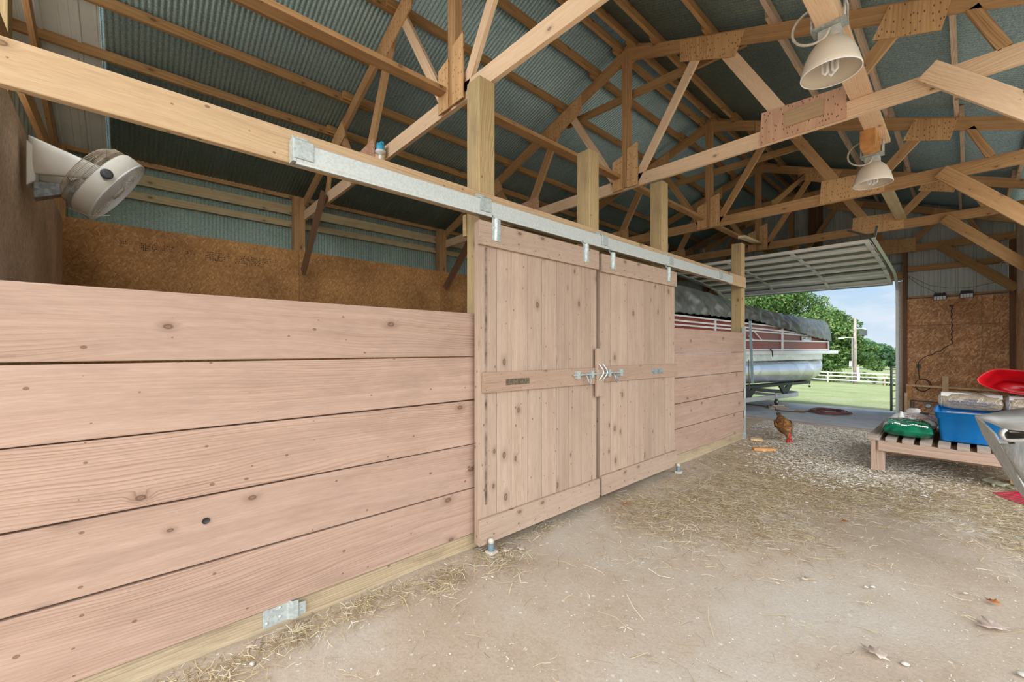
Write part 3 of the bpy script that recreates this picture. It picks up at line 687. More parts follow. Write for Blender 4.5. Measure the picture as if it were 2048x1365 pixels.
# ---------------------------------------------------------------- trusses
def gus(mb, pts, y, d=.012, uvd=(0, 0, 1)): mb.prism([(x, y-d, z) for x, z in pts], (0, 1, 0), d, uvd)
def truss(y, label, pale=False, gmat='gusset_ply', left=True, simple=False):
    t = thing('roof_truss', label, 'roof truss', (RX, y, 3.2), 'timber roof trusses')
    cm = 'truss_pale' if pale else 'truss_wood'
    wb = 'truss_wood'
    th = .038; yc = y+th/2
    MB().box(XB+.12, XR-.05, y, y+th, 3.20, 3.34, 0).build('bottom_chord', cm, t, bevel=.002)
    for sl, xe, nm in ((-1, XB+.1, 'rafter'), (1, XR-.05, 'rafter')):
        f = zl if sl < 0 else zr; k = .35 if sl < 0 else -.385
        d = .135
        pts = [(RX, f(RX)), (xe, f(xe)), (xe, f(xe)-d), (RX, f(RX)-d-.01)]
        MB().prism([(x, y, z) for x, z in pts], (0, 1, 0), th, Vector((1, 0, k)).normalized()).build(nm, 'truss_wood', t, bevel=.002)
    if simple: return t
    MB().box(RX-.05, RX+.05, y-.02, y+th+.01, 3.22, 4.85, 2).build('king_post', 'truss_wood', t, bevel=.002)
    def web(a, b, wd=.09, m='truss_wood', dy=0):
        MB().beam((a[0], yc+dy, a[1]), (b[0], yc+dy, b[1]), .038, wd, (0, 1, 0) if False else Vector((0, 0, 1)) if abs(a[0]-b[0]) > .01 else Vector((1, 0, 0))).build('web', m, t, bevel=.002)
    for s_ in ((1, -1) if left else (1,)):
        f = lambda dx: zt(RX+s_*dx)
        X = lambda dx: RX+s_*dx
        web((X(.13), 3.28), (X(.88), f(.88)-.10), .09, cm)
        web((X(1.06), f(1.06)-.12), (X(1.66), 3.32), .12, cm if s_ > 0 else wb)
        web((X(1.95), 3.32), (X(2.42), f(2.42)-.10), .10)
        web((X(2.9), 3.34), (X(2.75), f(2.75)-.12), .07)
        g = MB()
        # rafter gusset (plywood) following the slope
        z_ = lambda dx, o: f(dx)-o
        gus(g, [(X(.66), z_(.66, .02)), (X(1.30), z_(1.30, .02)), (X(1.20), z_(1.20, .27)), (X(.66), z_(.60, .27))][::s_], y)
        g.build('gusset_plate', gmat, t)
        g = MB(); gus(g, [(X(1.42), 3.205), (X(2.06), 3.205), (X(2.06), 3.47), (X(1.44), 3.50)][::s_], y); g.build('gusset_plate', 'gusset_ply' if not pale else 'gusset_pink', t)
        g = MB(); gus(g, [(X(2.32), z_(2.32, .02)), (X(2.66), z_(2.66, .02)), (X(2.60), z_(2.60, .26)), (X(2.22), z_(2.26, .26))][::s_], y); g.build('gusset_plate', gmat, t)
    for x0 in (RX-.17, RX+.03):
        g = MB(); gus(g, [(x0, 3.205), (x0+.14, 3.205), (x0+.14, 3.70 if x0 > RX else 3.60), (x0, 3.66 if x0 > RX else 3.56)], y-.021); g.build('gusset_plate', gmat, t)
    g = MB(); g.prism([(RX-.33, y+th, 4.70), (RX+.38, y+th, 4.70), (RX+.62, y+th, zr(RX+.62)), (RX, y+th, 4.95), (RX-.5, y+th, zl(RX-.5))][:], (0, 1, 0), .012, (1, 0, 0)); g.build('ridge_plate', 'truss_wood', t)
    return t
m0 = M['gusset_ply'].copy(); m0.name = 'gusset_pink'; M['gusset_pink'] = m0
wood('gusset_pink', (.70, .44, .30), (.62, .36, .23), (.46, .24, .13), knots=.0, stain=.3, stainc=(.36, .18, .10), tone=.08, grain=.4, cath=2.5); add_nails(M['gusset_pink'])
truss(1.87, 'nearest roof truss over the left sliding door, its pale chord leaving the top edge', True)
t2 = truss(4.33, 'second roof truss, pale bottom chord with a pink plywood plate behind the near lamp', True)
g = MB().box(1.08, 1.36, 4.302, 4.318, 3.29, 3.42, 0).build('patch_block', 'beam_fir', t2, plabel='small yellow wood patch nailed on the pink plate')
truss(6.68, 'third roof truss passing behind the far lamp')
truss(8.95, 'fourth roof truss above the raised garage door')
truss(11.22, 'farthest roof truss standing against the white gable wall')
truss(-.62, 'roof truss at the left corner beside the white roof sheet, mostly out of view', simple=True)
# lengthwise ties
MB().box(-.70, -.60, -.7, 11.2, 3.342, 3.38, 1).build('lengthwise_tie', 'truss_wood', label='long reddish timber tie lying along the bottom chords near the middle of the trusses', cat='roof tie', bevel=.002)
t = thing('lamp_board', 'pale board lying on the bottom chords that carries both lamps', 'board', (1.6, 3.3, 3.3425))
MB().box(1.53, 1.67, 1.0, 5.50, 3.342, 3.380, 1).build('board', 'truss_pale', t, bevel=.002)
MB().box(1.558, 1.672, 2.30, 3.15, 3.249, 3.3415, 1).build('mounting_block', 'truss_pale', t, bevel=.002)
MB().box(1.50, 1.61, 5.02, 5.38, 3.191, 3.3415, 1).build('mounting_block', 'orange_wood', t, bevel=.002, plabel='orange mounting block above the far lamp')
MB().box(1.42, 1.54, 5.75, 9.2, 3.342, 3.380, 1).build('lamp_board', 'girt_wood', label='pale greenish board on the bottom chords beyond the far lamp', cat='board', bevel=.002)
MB().box(-2.70, -2.60, 1.5, 11.2, 3.342, 3.38, 1).build('lengthwise_tie', 'old_wood', label='timber tie on the bottom chords above the inside of the stall', cat='roof tie', bevel=.002)
MB().beam((-.02, 6.5, 2.93), (-.55, 9.1, 3.36), .09, .038).build('diagonal_tie', 'girt_wood', label='pale diagonal tie rising from the last stall post to the fourth truss', cat='roof tie', bevel=.002)
# collar braces seen behind the king posts
for y, lb in ((4.45, 'second'), (6.8, 'third'), (9.07, 'fourth')):
    MB().beam((-1.55, y, 4.40 if y < 5 else 4.1), (.72, y, 4.33 if y < 5 else 4.1), .038, .09, (0, 0, 1)).build('collar_brace', 'old_wood', label='brown horizontal brace across the middle of the %s roof truss' % lb, cat='roof brace', group='horizontal braces across the trusses', bevel=.002)
for a, b, lb in (((-2.9, 4.5, 3.4), (-2.2, 6.6, 4.2), 'above the stall'), ((.3, 6.8, 3.4), (.2, 8.9, 4.4), 'between the third and fourth trusses'), ((-1.6, 9.0, 3.4), (-1.5, 11.1, 4.3), 'in front of the gable')):
    MB().beam(a, b, .038, .09).build('diagonal_tie', 'old_wood', label='dark diagonal roof brace ' + lb, cat='roof tie', bevel=.002)

# knee braces to the side walls
def knee(y, x0, z0, x1, z1, label, mat='truss_wood', dy=-.05):
    MB().beam((x0, y+dy, z0), (x1, y+dy, z1), .038, .14, (0, 1, 0) if False else (0, 0, 1)).build('knee_brace', mat, label=label, cat='knee brace', group='knee braces below the trusses', bevel=.002)
knee(4.33, 1.98, 3.34, 3.35, 1.95, 'nearest knee brace, running off the right edge from the second truss', 'truss_pale')
knee(6.68, 1.98, 3.28, 3.35, 1.80, 'knee brace below the third truss at the right edge')
knee(8.95, 1.95, 3.25, 3.30, 1.80, 'knee brace below the fourth truss at the right edge', 'old_wood')
knee(11.18, 1.85, 3.22, 2.755, 2.335, 'farthest knee brace, in front of the white gable steel', 'old_wood')
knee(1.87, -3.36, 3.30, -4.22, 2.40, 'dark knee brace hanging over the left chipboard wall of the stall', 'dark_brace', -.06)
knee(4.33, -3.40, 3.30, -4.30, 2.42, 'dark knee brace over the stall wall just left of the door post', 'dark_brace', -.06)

# ---------------------------------------------------------------- purlins
names = {-4.05: 'lowest', -3.62: 'second lowest', -3.15: 'third lowest', -2.63: 'fourth', -2.10: 'fifth', -1.53: 'sixth', -.98: 'seventh', -.66: 'ridge'}
px = [(-3.80, 'lowest purlin on the left slope, nearest to the stall wall'), (-3.15, 'second purlin up from the stall wall on the left slope'),
      (-2.63, 'third purlin up from the stall wall on the left slope'), (-2.10, 'fourth purlin up the left slope'), (-1.53, 'fifth purlin up the left slope'), (-.98, 'sixth purlin up the left slope'), (-.64, 'purlin just left of the ridge'),
      (-.46, 'purlin just right of the ridge'), (-.16, 'second purlin on the right slope counted from the ridge'), (.41, 'third purlin on the right slope counted from the ridge'), (.98, 'fourth purlin on the right slope counted from the ridge'),
      (1.55, 'fifth purlin on the right slope counted from the ridge'), (2.12, 'sixth purlin on the right slope counted from the ridge'), (2.63, 'lowest visible purlin on the right slope')]
ty = [-.62, 1.87, 4.33, 6.68, 8.95, 11.22]
for i, (x, lb) in enumerate(px):
    f = zt; mt = 'old_wood' if x < 0 else ('grey_purlin' if x > .8 else 'old_wood')
    mb = MB()
    for k in range(5):
        off = .019 if k % 2 else -.019
        ya = ty[k]-.10 if k else Y0; yb = min(ty[k+1]+.22, Y1-.01)
        zz = f(x+off)
        mb.box(x+off-.019, x+off+.019, ya, yb, zz-.002, zz+.086, 1)
    t = mb.build('roof_purlin', mt, label=lb, cat='purlin', group='roof purlins', bevel=.002)

# ---------------------------------------------------------------- left wall framing
for y, lb in ((-.72, 'corner post where the stall wall meets the left partition'), (1.74, 'wall post behind the chipboard near the dark knee brace'), (4.20, 'wall post of the stall seen just left of the door post')):
    s_ = .15 if y > 0 else .2
    MB().box(-4.53, -4.39, y, y+s_, 0, 3.52, 2).build('wall_post', 'truss_wood', label=lb, cat='post', group='square posts of the left wall', bevel=.004)
for y in (6.65, 8.95):
    MB().box(-4.53, -4.39, y, y+.14, 0, 3.52, 2).build('wall_post', 'old_wood', label='wall post of the left wall hidden behind the %s of the boat' % ('stern' if y < 8 else 'middle') , cat='post', group='left wall posts behind the boat', bevel=.004)
for z0, z1, m_, lb in ((3.52, 3.64, 'truss_wood', 'top board of the left wall right under the roof'), (3.285, 3.42, 'girt_wood', 'wide pale girt board across the left corrugated wall'), (3.105, 3.195, 'girt_wood', 'narrow lower girt board across the left corrugated wall')):
    MB().box(-4.585, -4.545, -.75, 11.3, z0, z1, 1).build('wall_girt', m_, label=lb, cat='girt', group='girts of the left wall', bevel=.002)
# OSB lining of the stall back wall
def panel(name, mat, x0, x1, y0, y1, z0, z1, label, cat='wall panel', group=None, uva=None):
    mb = MB().box(x0, x1, y0, y1, z0, z1, uva); return mb.build(name, mat, label=label, cat=cat, group=group)
ob = []
for ya, yb, lb in ((-.55, 1.795, 'chipboard panel with black stamped print behind the fan'), (1.80, 4.205, 'chipboard panel in the middle of the stall back wall'), (4.21, 6.6, 'chipboard panel of the stall wall beside the left door post')):
    t = thing('chipboard_panel', lb, 'wall panel', (-4.36, (ya+yb)/2, 0), 'chipboard panels lining the stall wall')
    MB().box(-4.385, -4.372, ya, yb, 0, 2.735, 1).build('board', 'osb_brown', t); ob.append(t)
# stamp print on the first panel and upside-down line at the second
for y_, wd, rows in ((-.10, .10, 3), (.07, .16, 4), (.26, .14, 3), (.50, .10, 3), (.70, .26, 5), (1.02, .30, 5), (1.33, .18, 4)):
    q = MB(); n = int(wd/.016)
    for k in range(n):
        for r in range(rows):
            if rng.random() < .75: q.box(-4.3715, -4.3705, y_+k*.016, y_+k*.016+rng.uniform(.004, .012), 2.54-r*.024, 2.54-r*.024+rng.uniform(.006, .018), 1)
    q.build('stamped_print', 'osb_ink', ob[0])
# left partition with the fan
t = thing('plywood_partition', 'weathered plywood partition at the left end of the stall carrying the fan', 'partition', (-2.2, -.5, 0))
outline = [(-.18, -.47), (-4.37, -.545)]
mb = MB(); mb.hexa([(-.05, -.490, 0), (-4.37, -.565, 0), (-4.37, -.545, 0), (-.05, -.470, 0), (-.05, -.490, 2.705), (-4.37, -.565, 2.705), (-4.37, -.545, 2.705), (-.05, -.470, 2.705)], 0)
mb.build('board', 'osb_pale', t)
MB().beam((-.2, -.515, 2.69), (-4.37, -.59, 2.69), .05, .08).build('cap_rail', 'treated_post', t, plabel='greenish treated cap rail')
MB().beam((-1.55, -.40, .9), (-1.1, -.41, 1.55), .012, .9).build('patch', 'weathered', t, plabel='greyish water mark board low on the partition') if False else None

# ---------------------------------------------------------------- wall fan
fc = Vector((-1.60, -.068, 2.342)); fn = Vector((.02, .825, -.565)).normalized()
t = thing('wall_fan', 'dusty cream wall fan tilted down on the plywood partition', 'fan', (-1.68, -.45, 2.3))
R_ = .230
def ringpts(c, r, n=48):
    a = fn.cross(Vector((1, 0, 0))).normalized(); b = fn.cross(a); return [c+a*(r*math.cos(2*math.pi*i/n))+b*(r*math.sin(2*math.pi*i/n)) for i in range(n)]
fe1 = fn.cross(Vector((1, 0, 0))).normalized(); fe2 = fn.cross(fe1)
MB().lathe(fc, [(R_, 0), (R_+.006, -.012), (R_+.006, -.085), (R_-.006, -.10), (R_-.010, -.085), (R_-.010, -.01), (R_, 0)], fn, 56).build('housing_band', 'fan_white', t)
q = MB(); q.tube(ringpts(fc, R_), .006, 8, closed=True)
for r in np.linspace(.05, R_-.012, 13): q.tube(ringpts(fc+fn*.006, r, 40), .0024, 4, closed=True)
for k in range(16):
    an = 2*math.pi*k/16; d_ = fe1*math.cos(an)+fe2*math.sin(an); q.tube([fc+fn*.008+d_*.04, fc+fn*.002+d_*R_], .0016, 4)
q.build('front_grille', 'white_plastic', t)
MB().lathe(fc+fn*.004, [(.048, -.006), (.048, .008), (.02, .012), (.001, .012)], fn, 24, True).build('hub_cap', 'fan_white', t)
q = MB()
for k in range(130):
    an = 2*math.pi*k/130; d_ = fe1*math.cos(an)+fe2*math.sin(an)
    q.tube([fc-fn*.09+d_*(R_-.002), fc-fn*.15+d_*(R_-.012), fc-fn*.185+d_*(R_-.05), fc-fn*.195+d_*.10], .0013, 4)
for h_, r in ((-.12, R_-.004), (-.15, R_-.012), (-.185, R_-.05)): q.tube(ringpts(fc+fn*h_, r), .002, 5, closed=True)
q.build('rear_cage', 'fan_dust', t)
q = MB()
for k in range(3):
    an = 2*math.pi*k/3+.3; rows = []
    for r in np.linspace(.04, .19, 7):
        row = []
        for u in np.linspace(-.55, .55, 6):
            a2 = an+u*(1-.2*r/.19); d_ = fe1*math.cos(a2)+fe2*math.sin(a2); row.append(fc-fn*(.055+u*.05)+d_*r)
        rows.append(row)
    q.grid(rows)
q.build('blade', 'fan_white', t, solid=.002)
MB().lathe(fc-fn*.03, [(.045, 0), (.05, -.03), (.055, -.12), (.045, -.15), (.01, -.155)], fn, 24, True, True).build('motor', 'fan_dust', t)
# yoke arms on both sides plus mount
for s_, xx in ((1, .245), (-1, -.245)):
    base_ = Vector((-1.74+.05*s_, -.462, 2.40)); piv = fc-fn*.05+Vector((1, 0, 0))*xx
    rr = []
    for k in range(9):
        u = k/8; p = base_.lerp(piv, u)+Vector((0, 0, .10*(1-u)-.0))
        h_ = .085*(1-u)+.034; w_ = .016
        ring = [p+Vector((w_*math.cos(a)*1.0, 0, h_*math.sin(a))) for a in [2*math.pi*i/12 for i in range(12)]]
        rr.append(ring)
    MB().loft(rr).build('yoke_arm', 'fan_white', t, plabel='cream tapered arm')
    MB().lathe(piv+Vector((s_*.014, 0, 0)), [(.030, 0), (.030, .010), (.022, .014), (.002, .014)], (s_, 0, 0), 20, True).build('pivot_cap', 'dark_grey', t, plabel='dark round pivot cap')
MB().loft([[Vector((-1.74+a*.09, -.468, 2.44+b*.14)) for a, b in ((-1, -1), (1, -1), (1, 1), (-1, 1))], [Vector((-1.72+a*.06, -.43, 2.44+b*.10)) for a, b in ((-1, -1), (1, -1), (1, 1), (-1, 1))]], True, False).build('wall_mount', 'fan_white', t, bevel=.008)
MB().loft([[Vector((-1.70+a*.05, -.44, 2.28+b*.05)) for a, b in ((-1, -1), (1, -1), (1, 1), (-1, 1))], [Vector((-1.66+a*.03, -.26, 2.33+b*.03)) for a, b in ((-1, -1), (1, -1), (1, 1), (-1, 1))]], True, False).build('swivel_arm', 'galv_dark', t, bevel=.006)
MB().tube([(-1.62, -.3, 2.20), (-1.56, -.2, 2.15), (-1.50, -.1, 2.16)], .002, 5).build('pull_cord', 'cobweb', t)

# small blue and white fitting
t = thing('light_socket', 'small blue and white socket hanging from the truss above the header beam', 'light fitting', (-1.70, 1.80, 3.2))
MB().lathe((-1.70, 1.80, 3.245), [(.036, 0), (.040, .004), (.040, .05), (.036, .055), (.036, .07)], (0, 0, 1), 20, True, True).build('housing', 'blue_plastic', t, plabel='bright blue round housing')
MB().box(-1.745, -1.655, 1.785, 1.815, 3.30, 3.325, 0).build('bracket', 'blue_plastic', t)
MB().lathe((-1.70, 1.80, 3.205), [(.012, 0), (.022, .008), (.046, .022), (.052, .035), (.050, .042), (.03, .044)], (0, 0, 1), 24, True, True).build('lamp_holder', 'white_plastic', t, plabel='white porcelain lamp holder')
MB().lathe((-1.70, 1.80, 3.16), [(.008, 0), (.017, .006), (.019, .02), (.016, .04), (.012, .046)], (0, 0, 1), 18, True).build('bulb', 'bulb_white', t)

# ---------------------------------------------------------------- lamps
def lamp(x, y, zr_, label, Rr=.150, yaw=0):
    t = thing('hanging_lamp', label, 'lamp', (x, y, zr_), 'bell shaped barn lamps on the lamp board')
    prof = [(Rr, 0), (Rr+.003, .004), (Rr-.005, .035), (Rr-.018, .09), (Rr-.042, .145), (Rr-.070, .182), (Rr-.092, .200), (.048, .204)]
    inner = [(max(.03, r-.004), h_) for r, h_ in prof[::-1]]
    MB().lathe((x, y, zr_), prof+inner[1:], (0, 0, 1), 48).build('shade', 'cream_enamel', t)
    MB().tube([Vector((x+Rr*math.cos(a), y+Rr*math.sin(a), zr_)) for a in [2*math.pi*i/48 for i in range(48)]], .0035, 6, closed=True).build('rim', 'bulb_white', t)
    q = MB()
    for dx, dy in ((-.024, -.012), (.024, -.012), (0, .022)):
        pts = []
        for s_ in (-1, 1):
            pts += [(x+dx+s_*.009, y+dy, zr_+(.14 if (s_ < 0) == (i == 0) else .045)) for i in (0, 1)]
        q.tube([(x+dx-.011, y+dy, zr_+.14), (x+dx-.011, y+dy, zr_+.012), (x+dx, y+dy, zr_-.002), (x+dx+.011, y+dy, zr_+.012), (x+dx+.011, y+dy, zr_+.14)], .0085, 8)
    q.build('bulb', 'bulb_white', t, plabel='white folded-tube bulb')
    MB().lathe((x, y, zr_+.13), [(.03, 0), (.032, .05)], (0, 0, 1), 16, True, True).build('socket', 'white_plastic', t)
    MB().box(x-.055, x+.055, y-.05, y+.05, zr_+.200, zr_+.258, 0).build('junction_box', 'galv_track', t, bevel=.003)
    yb = y-.03
    for s_ in (-1, 1):
        q = MB(); xx = x+s_*.080
        q.tube([(xx, yb-.045, zr_+.265), (xx, yb+.045, zr_+.265), (xx, yb+.045, zr_+.38), (xx, yb-.045, zr_+.38)], .006, 6, closed=True)
        q.build('clamp_bracket', 'galv_track', t)
    MB().box(x-.086, x+.086, yb-.05, yb+.05, zr_+.258, zr_+.269, 0).build('bracket_base', 'galv_part', t)
    pts = [Vector((x+a_, y+b_, zr_+c_)) for a_, b_, c_ in ((-.05, -.03, .42), (-.11, -.045, .415), (-.17, -.06, .365), (-.188, -.06, .29), (-.15, -.07, .215), (-.075, -.078, .175), (-.012, -.078, .185), (.003, -.07, .225), (.003, -.05, .25))]
    # smooth by subdivision
    sm = pts
    for _ in range(2):
        ns = [sm[0]]
        for a, b in zip(sm[:-1], sm[1:]): ns += [a.lerp(b, .25), a.lerp(b, .75)]
        sm = ns+[sm[-1]]
    rad = [.0085 if i % 2 else .0072 for i in range(len(sm))]
    MB().tube(sm, rad, 8).build('flexible_conduit', 'conduit', t)
    return t
lamp(1.6176, 3.125, 2.980, 'near bell shaped cream lamp with a folded-tube bulb, below the second truss')
lamp(1.5555, 5.341, 2.922, 'far bell shaped cream lamp hanging in front of the third truss')

# ---------------------------------------------------------------- gable wall lining, framing and right side things
for (x0, x1, z0, z1, lb) in ((1.385, 2.36, 1.765, 2.285, 'upper left chipboard panel on the gable wall under the floodlights'), (2.364, 2.74, 1.765, 2.275, 'upper right chipboard panel on the gable wall by the corner'),
                             (1.385, 2.36, 0, 1.76, 'large lower chipboard panel on the gable wall behind the bench'), (2.364, 2.74, 0, 1.76, 'lower right chipboard panel on the gable wall by the corner')):
    MB().box(x0, x1, 11.30, 11.312, z0, z1, 0).build('chipboard_panel', 'osb_red', label=lb, cat='wall panel', group='chipboard panels on the gable wall')
for x, z1, lb in ((1.325, 3.25, 'dark post forming the right jamb of the garage doorway'), (2.68, 3.2, 'dark corner post between the gable and the right wall')):
    MB().box(x, x+.065 if x > 2 else x+.06, 11.24 if x < 2 else 11.18, 11.42, 0, z1, 2).build('gable_post', 'dark_brace', label=lb, cat='post', bevel=.003)
MB().box(-2.58, -2.45, 11.28, 11.42, 0, 3.25, 2).build('gable_post', 'dark_brace', label='post forming the left jamb of the garage doorway behind the boat', cat='post', bevel=.003)
for x0, x1, z0, z1, lb in ((1.39, 2.74, 2.83, 2.93, 'horizontal girt on the white gable steel right of the doorway'), (-2.45, 1.32, 2.70, 2.84, 'timber header over the garage doorway'), (1.40, 2.7, 2.30, 2.335, 'thin ledge board on top of the gable chipboard'), (-4.5, -2.6, 2.2, 2.3, 'girt on the gable steel left of the doorway')):
    MB().box(x0, x1, 11.33, 11.42, z0, z1, 0).build('gable_girt', 'truss_wood', label=lb, cat='girt', bevel=.002)
MB().box(-.25, .0, 11.33, 11.42, 2.84, 4.6, 2).build('gable_stud', 'dark_brace', label='wide dark stud in the middle of the gable above the doorway', cat='stud', bevel=.002)
# garage door, raised
t = thing('garage_door', 'raised white sectional garage door lying under the trusses over the doorway', 'garage door', (-.35, 11.0, 2.6))
XA, XE = -2.02, 1.18
path = [(11.22, 2.60), (10.72, 2.72), (10.22, 2.80), (9.72, 2.845), (9.22, 2.875), (8.72, 2.90), (8.22, 2.92)]
for i in range(len(path)-1):
    (ya, za), (yb, zb) = path[i], path[i+1]
    o_ = MB().hexa([(XA, ya-.004, za+.03), (XE, ya-.004, za+.03), (XE, yb+.004, zb+.03), (XA, yb+.004, zb+.03), (XA, ya-.004, za+.05), (XE, ya-.004, za+.05), (XE, yb+.004, zb+.05), (XA, yb+.004, zb+.05)], 0).build('door_section', 'door_steel', t)
    # flanges along the seams and stiles
    q = MB().beam((XA, ya-.02, za+.018), (XE, ya-.02, za+.018), .035, .03)
    q.beam((XA, yb+.05, zb+.018), (XE, yb+.05, zb+.018), .075, .028)
    q.build('section_flange', 'door_steel' if i % 2 == 0 else 'door_steel', o_)
    q = MB().beam((XA, (ya+yb)/2, (za+zb)/2+.026), (XE, (ya+yb)/2, (za+zb)/2+.026), .40 if 0 < i < 5 else .12, .006).build('section_shadow_pan', 'pan_shade_dirt', o_, plabel='dark sheet with painted-in shade and dirt of the pan between the flanges')  # dark sheet paints in the shade and dirt of the recessed pans
    for x in (XA+.03, -.86, .16, XE-.03):
        o2 = MB().beam((x, ya-.01, za+.004), (x, yb+.01, zb+.004), .055, .012).build('stile', 'door_steel', o_)
        MB().beam((x, ya+.03, za-.006), (x, ya-.05, za-.002), .06, .02).build('hinge', 'galv_part', o2)
MB().beam((XA, 11.235, 2.602), (XE, 11.235, 2.602), .03, .035).build('bottom_seal', 'steel_blue', t)
t = thing('door_rails', 'galvanised tracks that guide the raised garage door', 'door rails', (-.35, 11.2, 0))
for x in (XA-.05, XE+.06):
    q = MB(); pts = [(x, 11.27, .02), (x, 11.27, 2.42), (x, 11.22, 2.56), (x, 11.05, 2.70), (x, 10.7, 2.80), (x, 8.1, 2.95)]
    sm = [Vector(p) for p in pts]
    for _ in range(2):
        ns = [sm[0]]
        for a, b in zip(sm[:-1], sm[1:]): ns += [a.lerp(b, .25), a.lerp(b, .75)]
        sm = ns+[sm[-1]]
    for a, b in zip(sm[:-1], sm[1:]):
        if (b-a).length > .002: q.beam(a, b, .045, .012, (0, 1, 0) if abs((b-a).normalized().z) > .7 else (0, 0, 1))
    q.build('rail', 'galv_track', t)
for a, b in (((XE+.07, 8.15, 2.95), (XE+.05, 8.6, 3.22)), ((XE+.07, 8.2, 2.97), (XE-.35, 8.9, 3.3)), ((XE+.10, 11.1, 2.4), (XE+.10, 11.1, 3.2)), ((XA-.07, 8.15, 2.95), (XA-.02, 8.3, 3.5))):
    MB().beam(a, b, .03, .03).build('hanger_angle', 'galv_part', t)
MB().box(1.235, 1.30, 11.33, 11.36, .02, 2.65, 2).build('jamb_angle', 'galv_dark', t)
MB().box(1.275, 1.325, 11.30, 11.33, .02, 2.65, 2).build('jamb_board', 'grey_purlin', t)
MB().tube([(-1.98, 11.38, 3.02), (1.33, 11.38, 3.02)], .016, 10).build('spring_shaft', 'galv_part', t)

# floodlights
def flood(x, z, ti, lb):
    t = thing('flood_light', lb, 'floodlight', (x, 11.26, z), 'floodlights on the gable wall')
    up_ = Vector((0, -math.sin(ti), math.cos(ti)))
    c = Vector((x, 11.23, z)); n = Vector((0, -math.cos(ti), -math.sin(ti)))
    sx = Vector((1, 0, 0)) if ti < .6 else Vector((1, 0, 0))
    def bx(cen, hx, hu, hn): return [cen+sx*a*hx+up_*b*hu+n*d*hn for d in (-1, 1) for a, b in ((-1, -1), (1, -1), (1, 1), (-1, 1))]
    MB().hexa(bx(c, .085, .045, .018), 0).build('housing', 'dark_grey', t, bevel=.004)
    q = MB()
    for k in range(4): q.hexa(bx(c+n*.0185+sx*(-.06+.04*k), .017, .036, .002), 0)
    q.build('lens', 'led', t)
    MB().tube([c+sx*-.088, c+sx*-.07+Vector((0, .05, .09)), c+sx*.07+Vector((0, .05, .09)), c+sx*.088], .005, 6).build('bracket', 'dark_grey', t)
    q = MB(); q.hexa(bx(c+Vector((0, .02, .05)), .07, .02, .03), 0); q.build('driver_box', 'dark_grey', t)
flood(1.835, 2.275, .55, 'left floodlight above the chipboard on the gable wall')
flood(2.175, 2.285, .45, 'right floodlight above the chipboard on the gable wall')
MB().box(1.93, 2.07, 11.285, 11.30, 2.235, 2.265, 0).build('mounting_strip', 'pale_wood', label='short pale wood strip between the two floodlights', cat='wood strip')
t = thing('wall_outlet', 'orange-brown socket box with plugs below the floodlights', 'socket', (1.985, 11.28, 2.12)); MB().box(1.95, 2.02, 11.255, 11.30, 2.13, 2.20, 0).build('box', 'orange_wood', t)
MB().box(1.955, 2.015, 11.24, 11.28, 2.09, 2.125, 0).build('plug', 'black', t)
t = thing('wall_outlet', 'small dark socket where the black cable ends, left on the gable chipboard', 'socket', (1.545, 11.28, .95)); MB().box(1.515, 1.575, 11.27, 11.30, .93, 1.01, 0).build('box', 'dark_grey', t, bevel=.004); MB().box(1.53, 1.56, 11.255, 11.272, .95, .985, 0).build('plug', 'cable', t)
def wire(mb, pts, r, wob=0.0, n=4, seg=5):
    P_ = [Vector(p) for p in pts]; out = []
    for a, b in zip(P_[:-1], P_[1:]):
        L_ = (b-a).length; k = max(2, int(L_/.03)) if wob else n
        for i in range(k): out.append(a.lerp(b, i/k)+(Vector((math.sin(len(out)*1.9), 0, math.cos(len(out)*1.3)))*wob))
    out.append(P_[-1]); return mb.tube(out, r, seg)
q = MB(); wire(q, [(1.985, 11.285, 2.09), (1.99, 11.285, 1.80), (1.99, 11.285, 1.41), (1.84, 11.285, 1.27), (1.65, 11.285, 1.16), (1.57, 11.285, 1.10), (1.545, 11.285, 1.0)], .006, .009)
wire(q, [(1.545, 11.28, .93), (1.55, 11.28, .80), (1.56, 11.28, .72)], .005)
q.tube([(1.60+.10*math.cos(a), 11.28, .60+.12*math.sin(a)) for a in [2*math.pi*i/28 for i in range(28)]], .006, 6, closed=True)
q.tube([(1.61+.11*math.cos(a), 11.275, .61+.115*math.sin(a)) for a in [2*math.pi*i/28 for i in range(28)]], .005, 6, closed=True)
q.build('black_cable', 'cable', label='twisted black cable clipped down the gable chipboard ending in a coil', cat='cable')
q = MB(); wire(q, [(2.50, 11.28, 2.25), (2.49, 11.28, 1.8), (2.42, 11.28, 1.35), (2.34, 11.28, 1.0)], .004); q.build('yellow_cord', 'cable_yellow', label='thin yellow cord hanging down the right part of the gable chipboard', cat='cord')
q = MB(); wire(q, [(1.38, 11.27, 2.74), (1.55, 11.25, 2.55), (1.75, 11.25, 2.40), (1.83, 11.25, 2.33)], .004); wire(q, [(1.38, 11.26, 2.76), (1.7, 11.25, 2.52), (1.95, 11.24, 2.44), (2.2, 11.24, 2.42), (2.7, 11.24, 2.52)], .004)
q.build('loose_wires', 'dark_brace', label='thin loose wires sagging across the white gable steel', cat='wire')
q = MB().tube([(2.66, 11.15, 2.75), (2.62, 11.14, 2.83), (2.57, 11.14, 2.80), (2.58, 11.15, 2.55)], .006, 6); q.build('pale_cord', 'cobweb', label='pale looped cord hanging by the corner post', cat='cord')
MB().box(2.51, 2.70, 11.22, 11.30, .83, .97, 0).build('wood_box', 'osb_pale', label='small plywood box on the gable wall behind the red tray', cat='box')
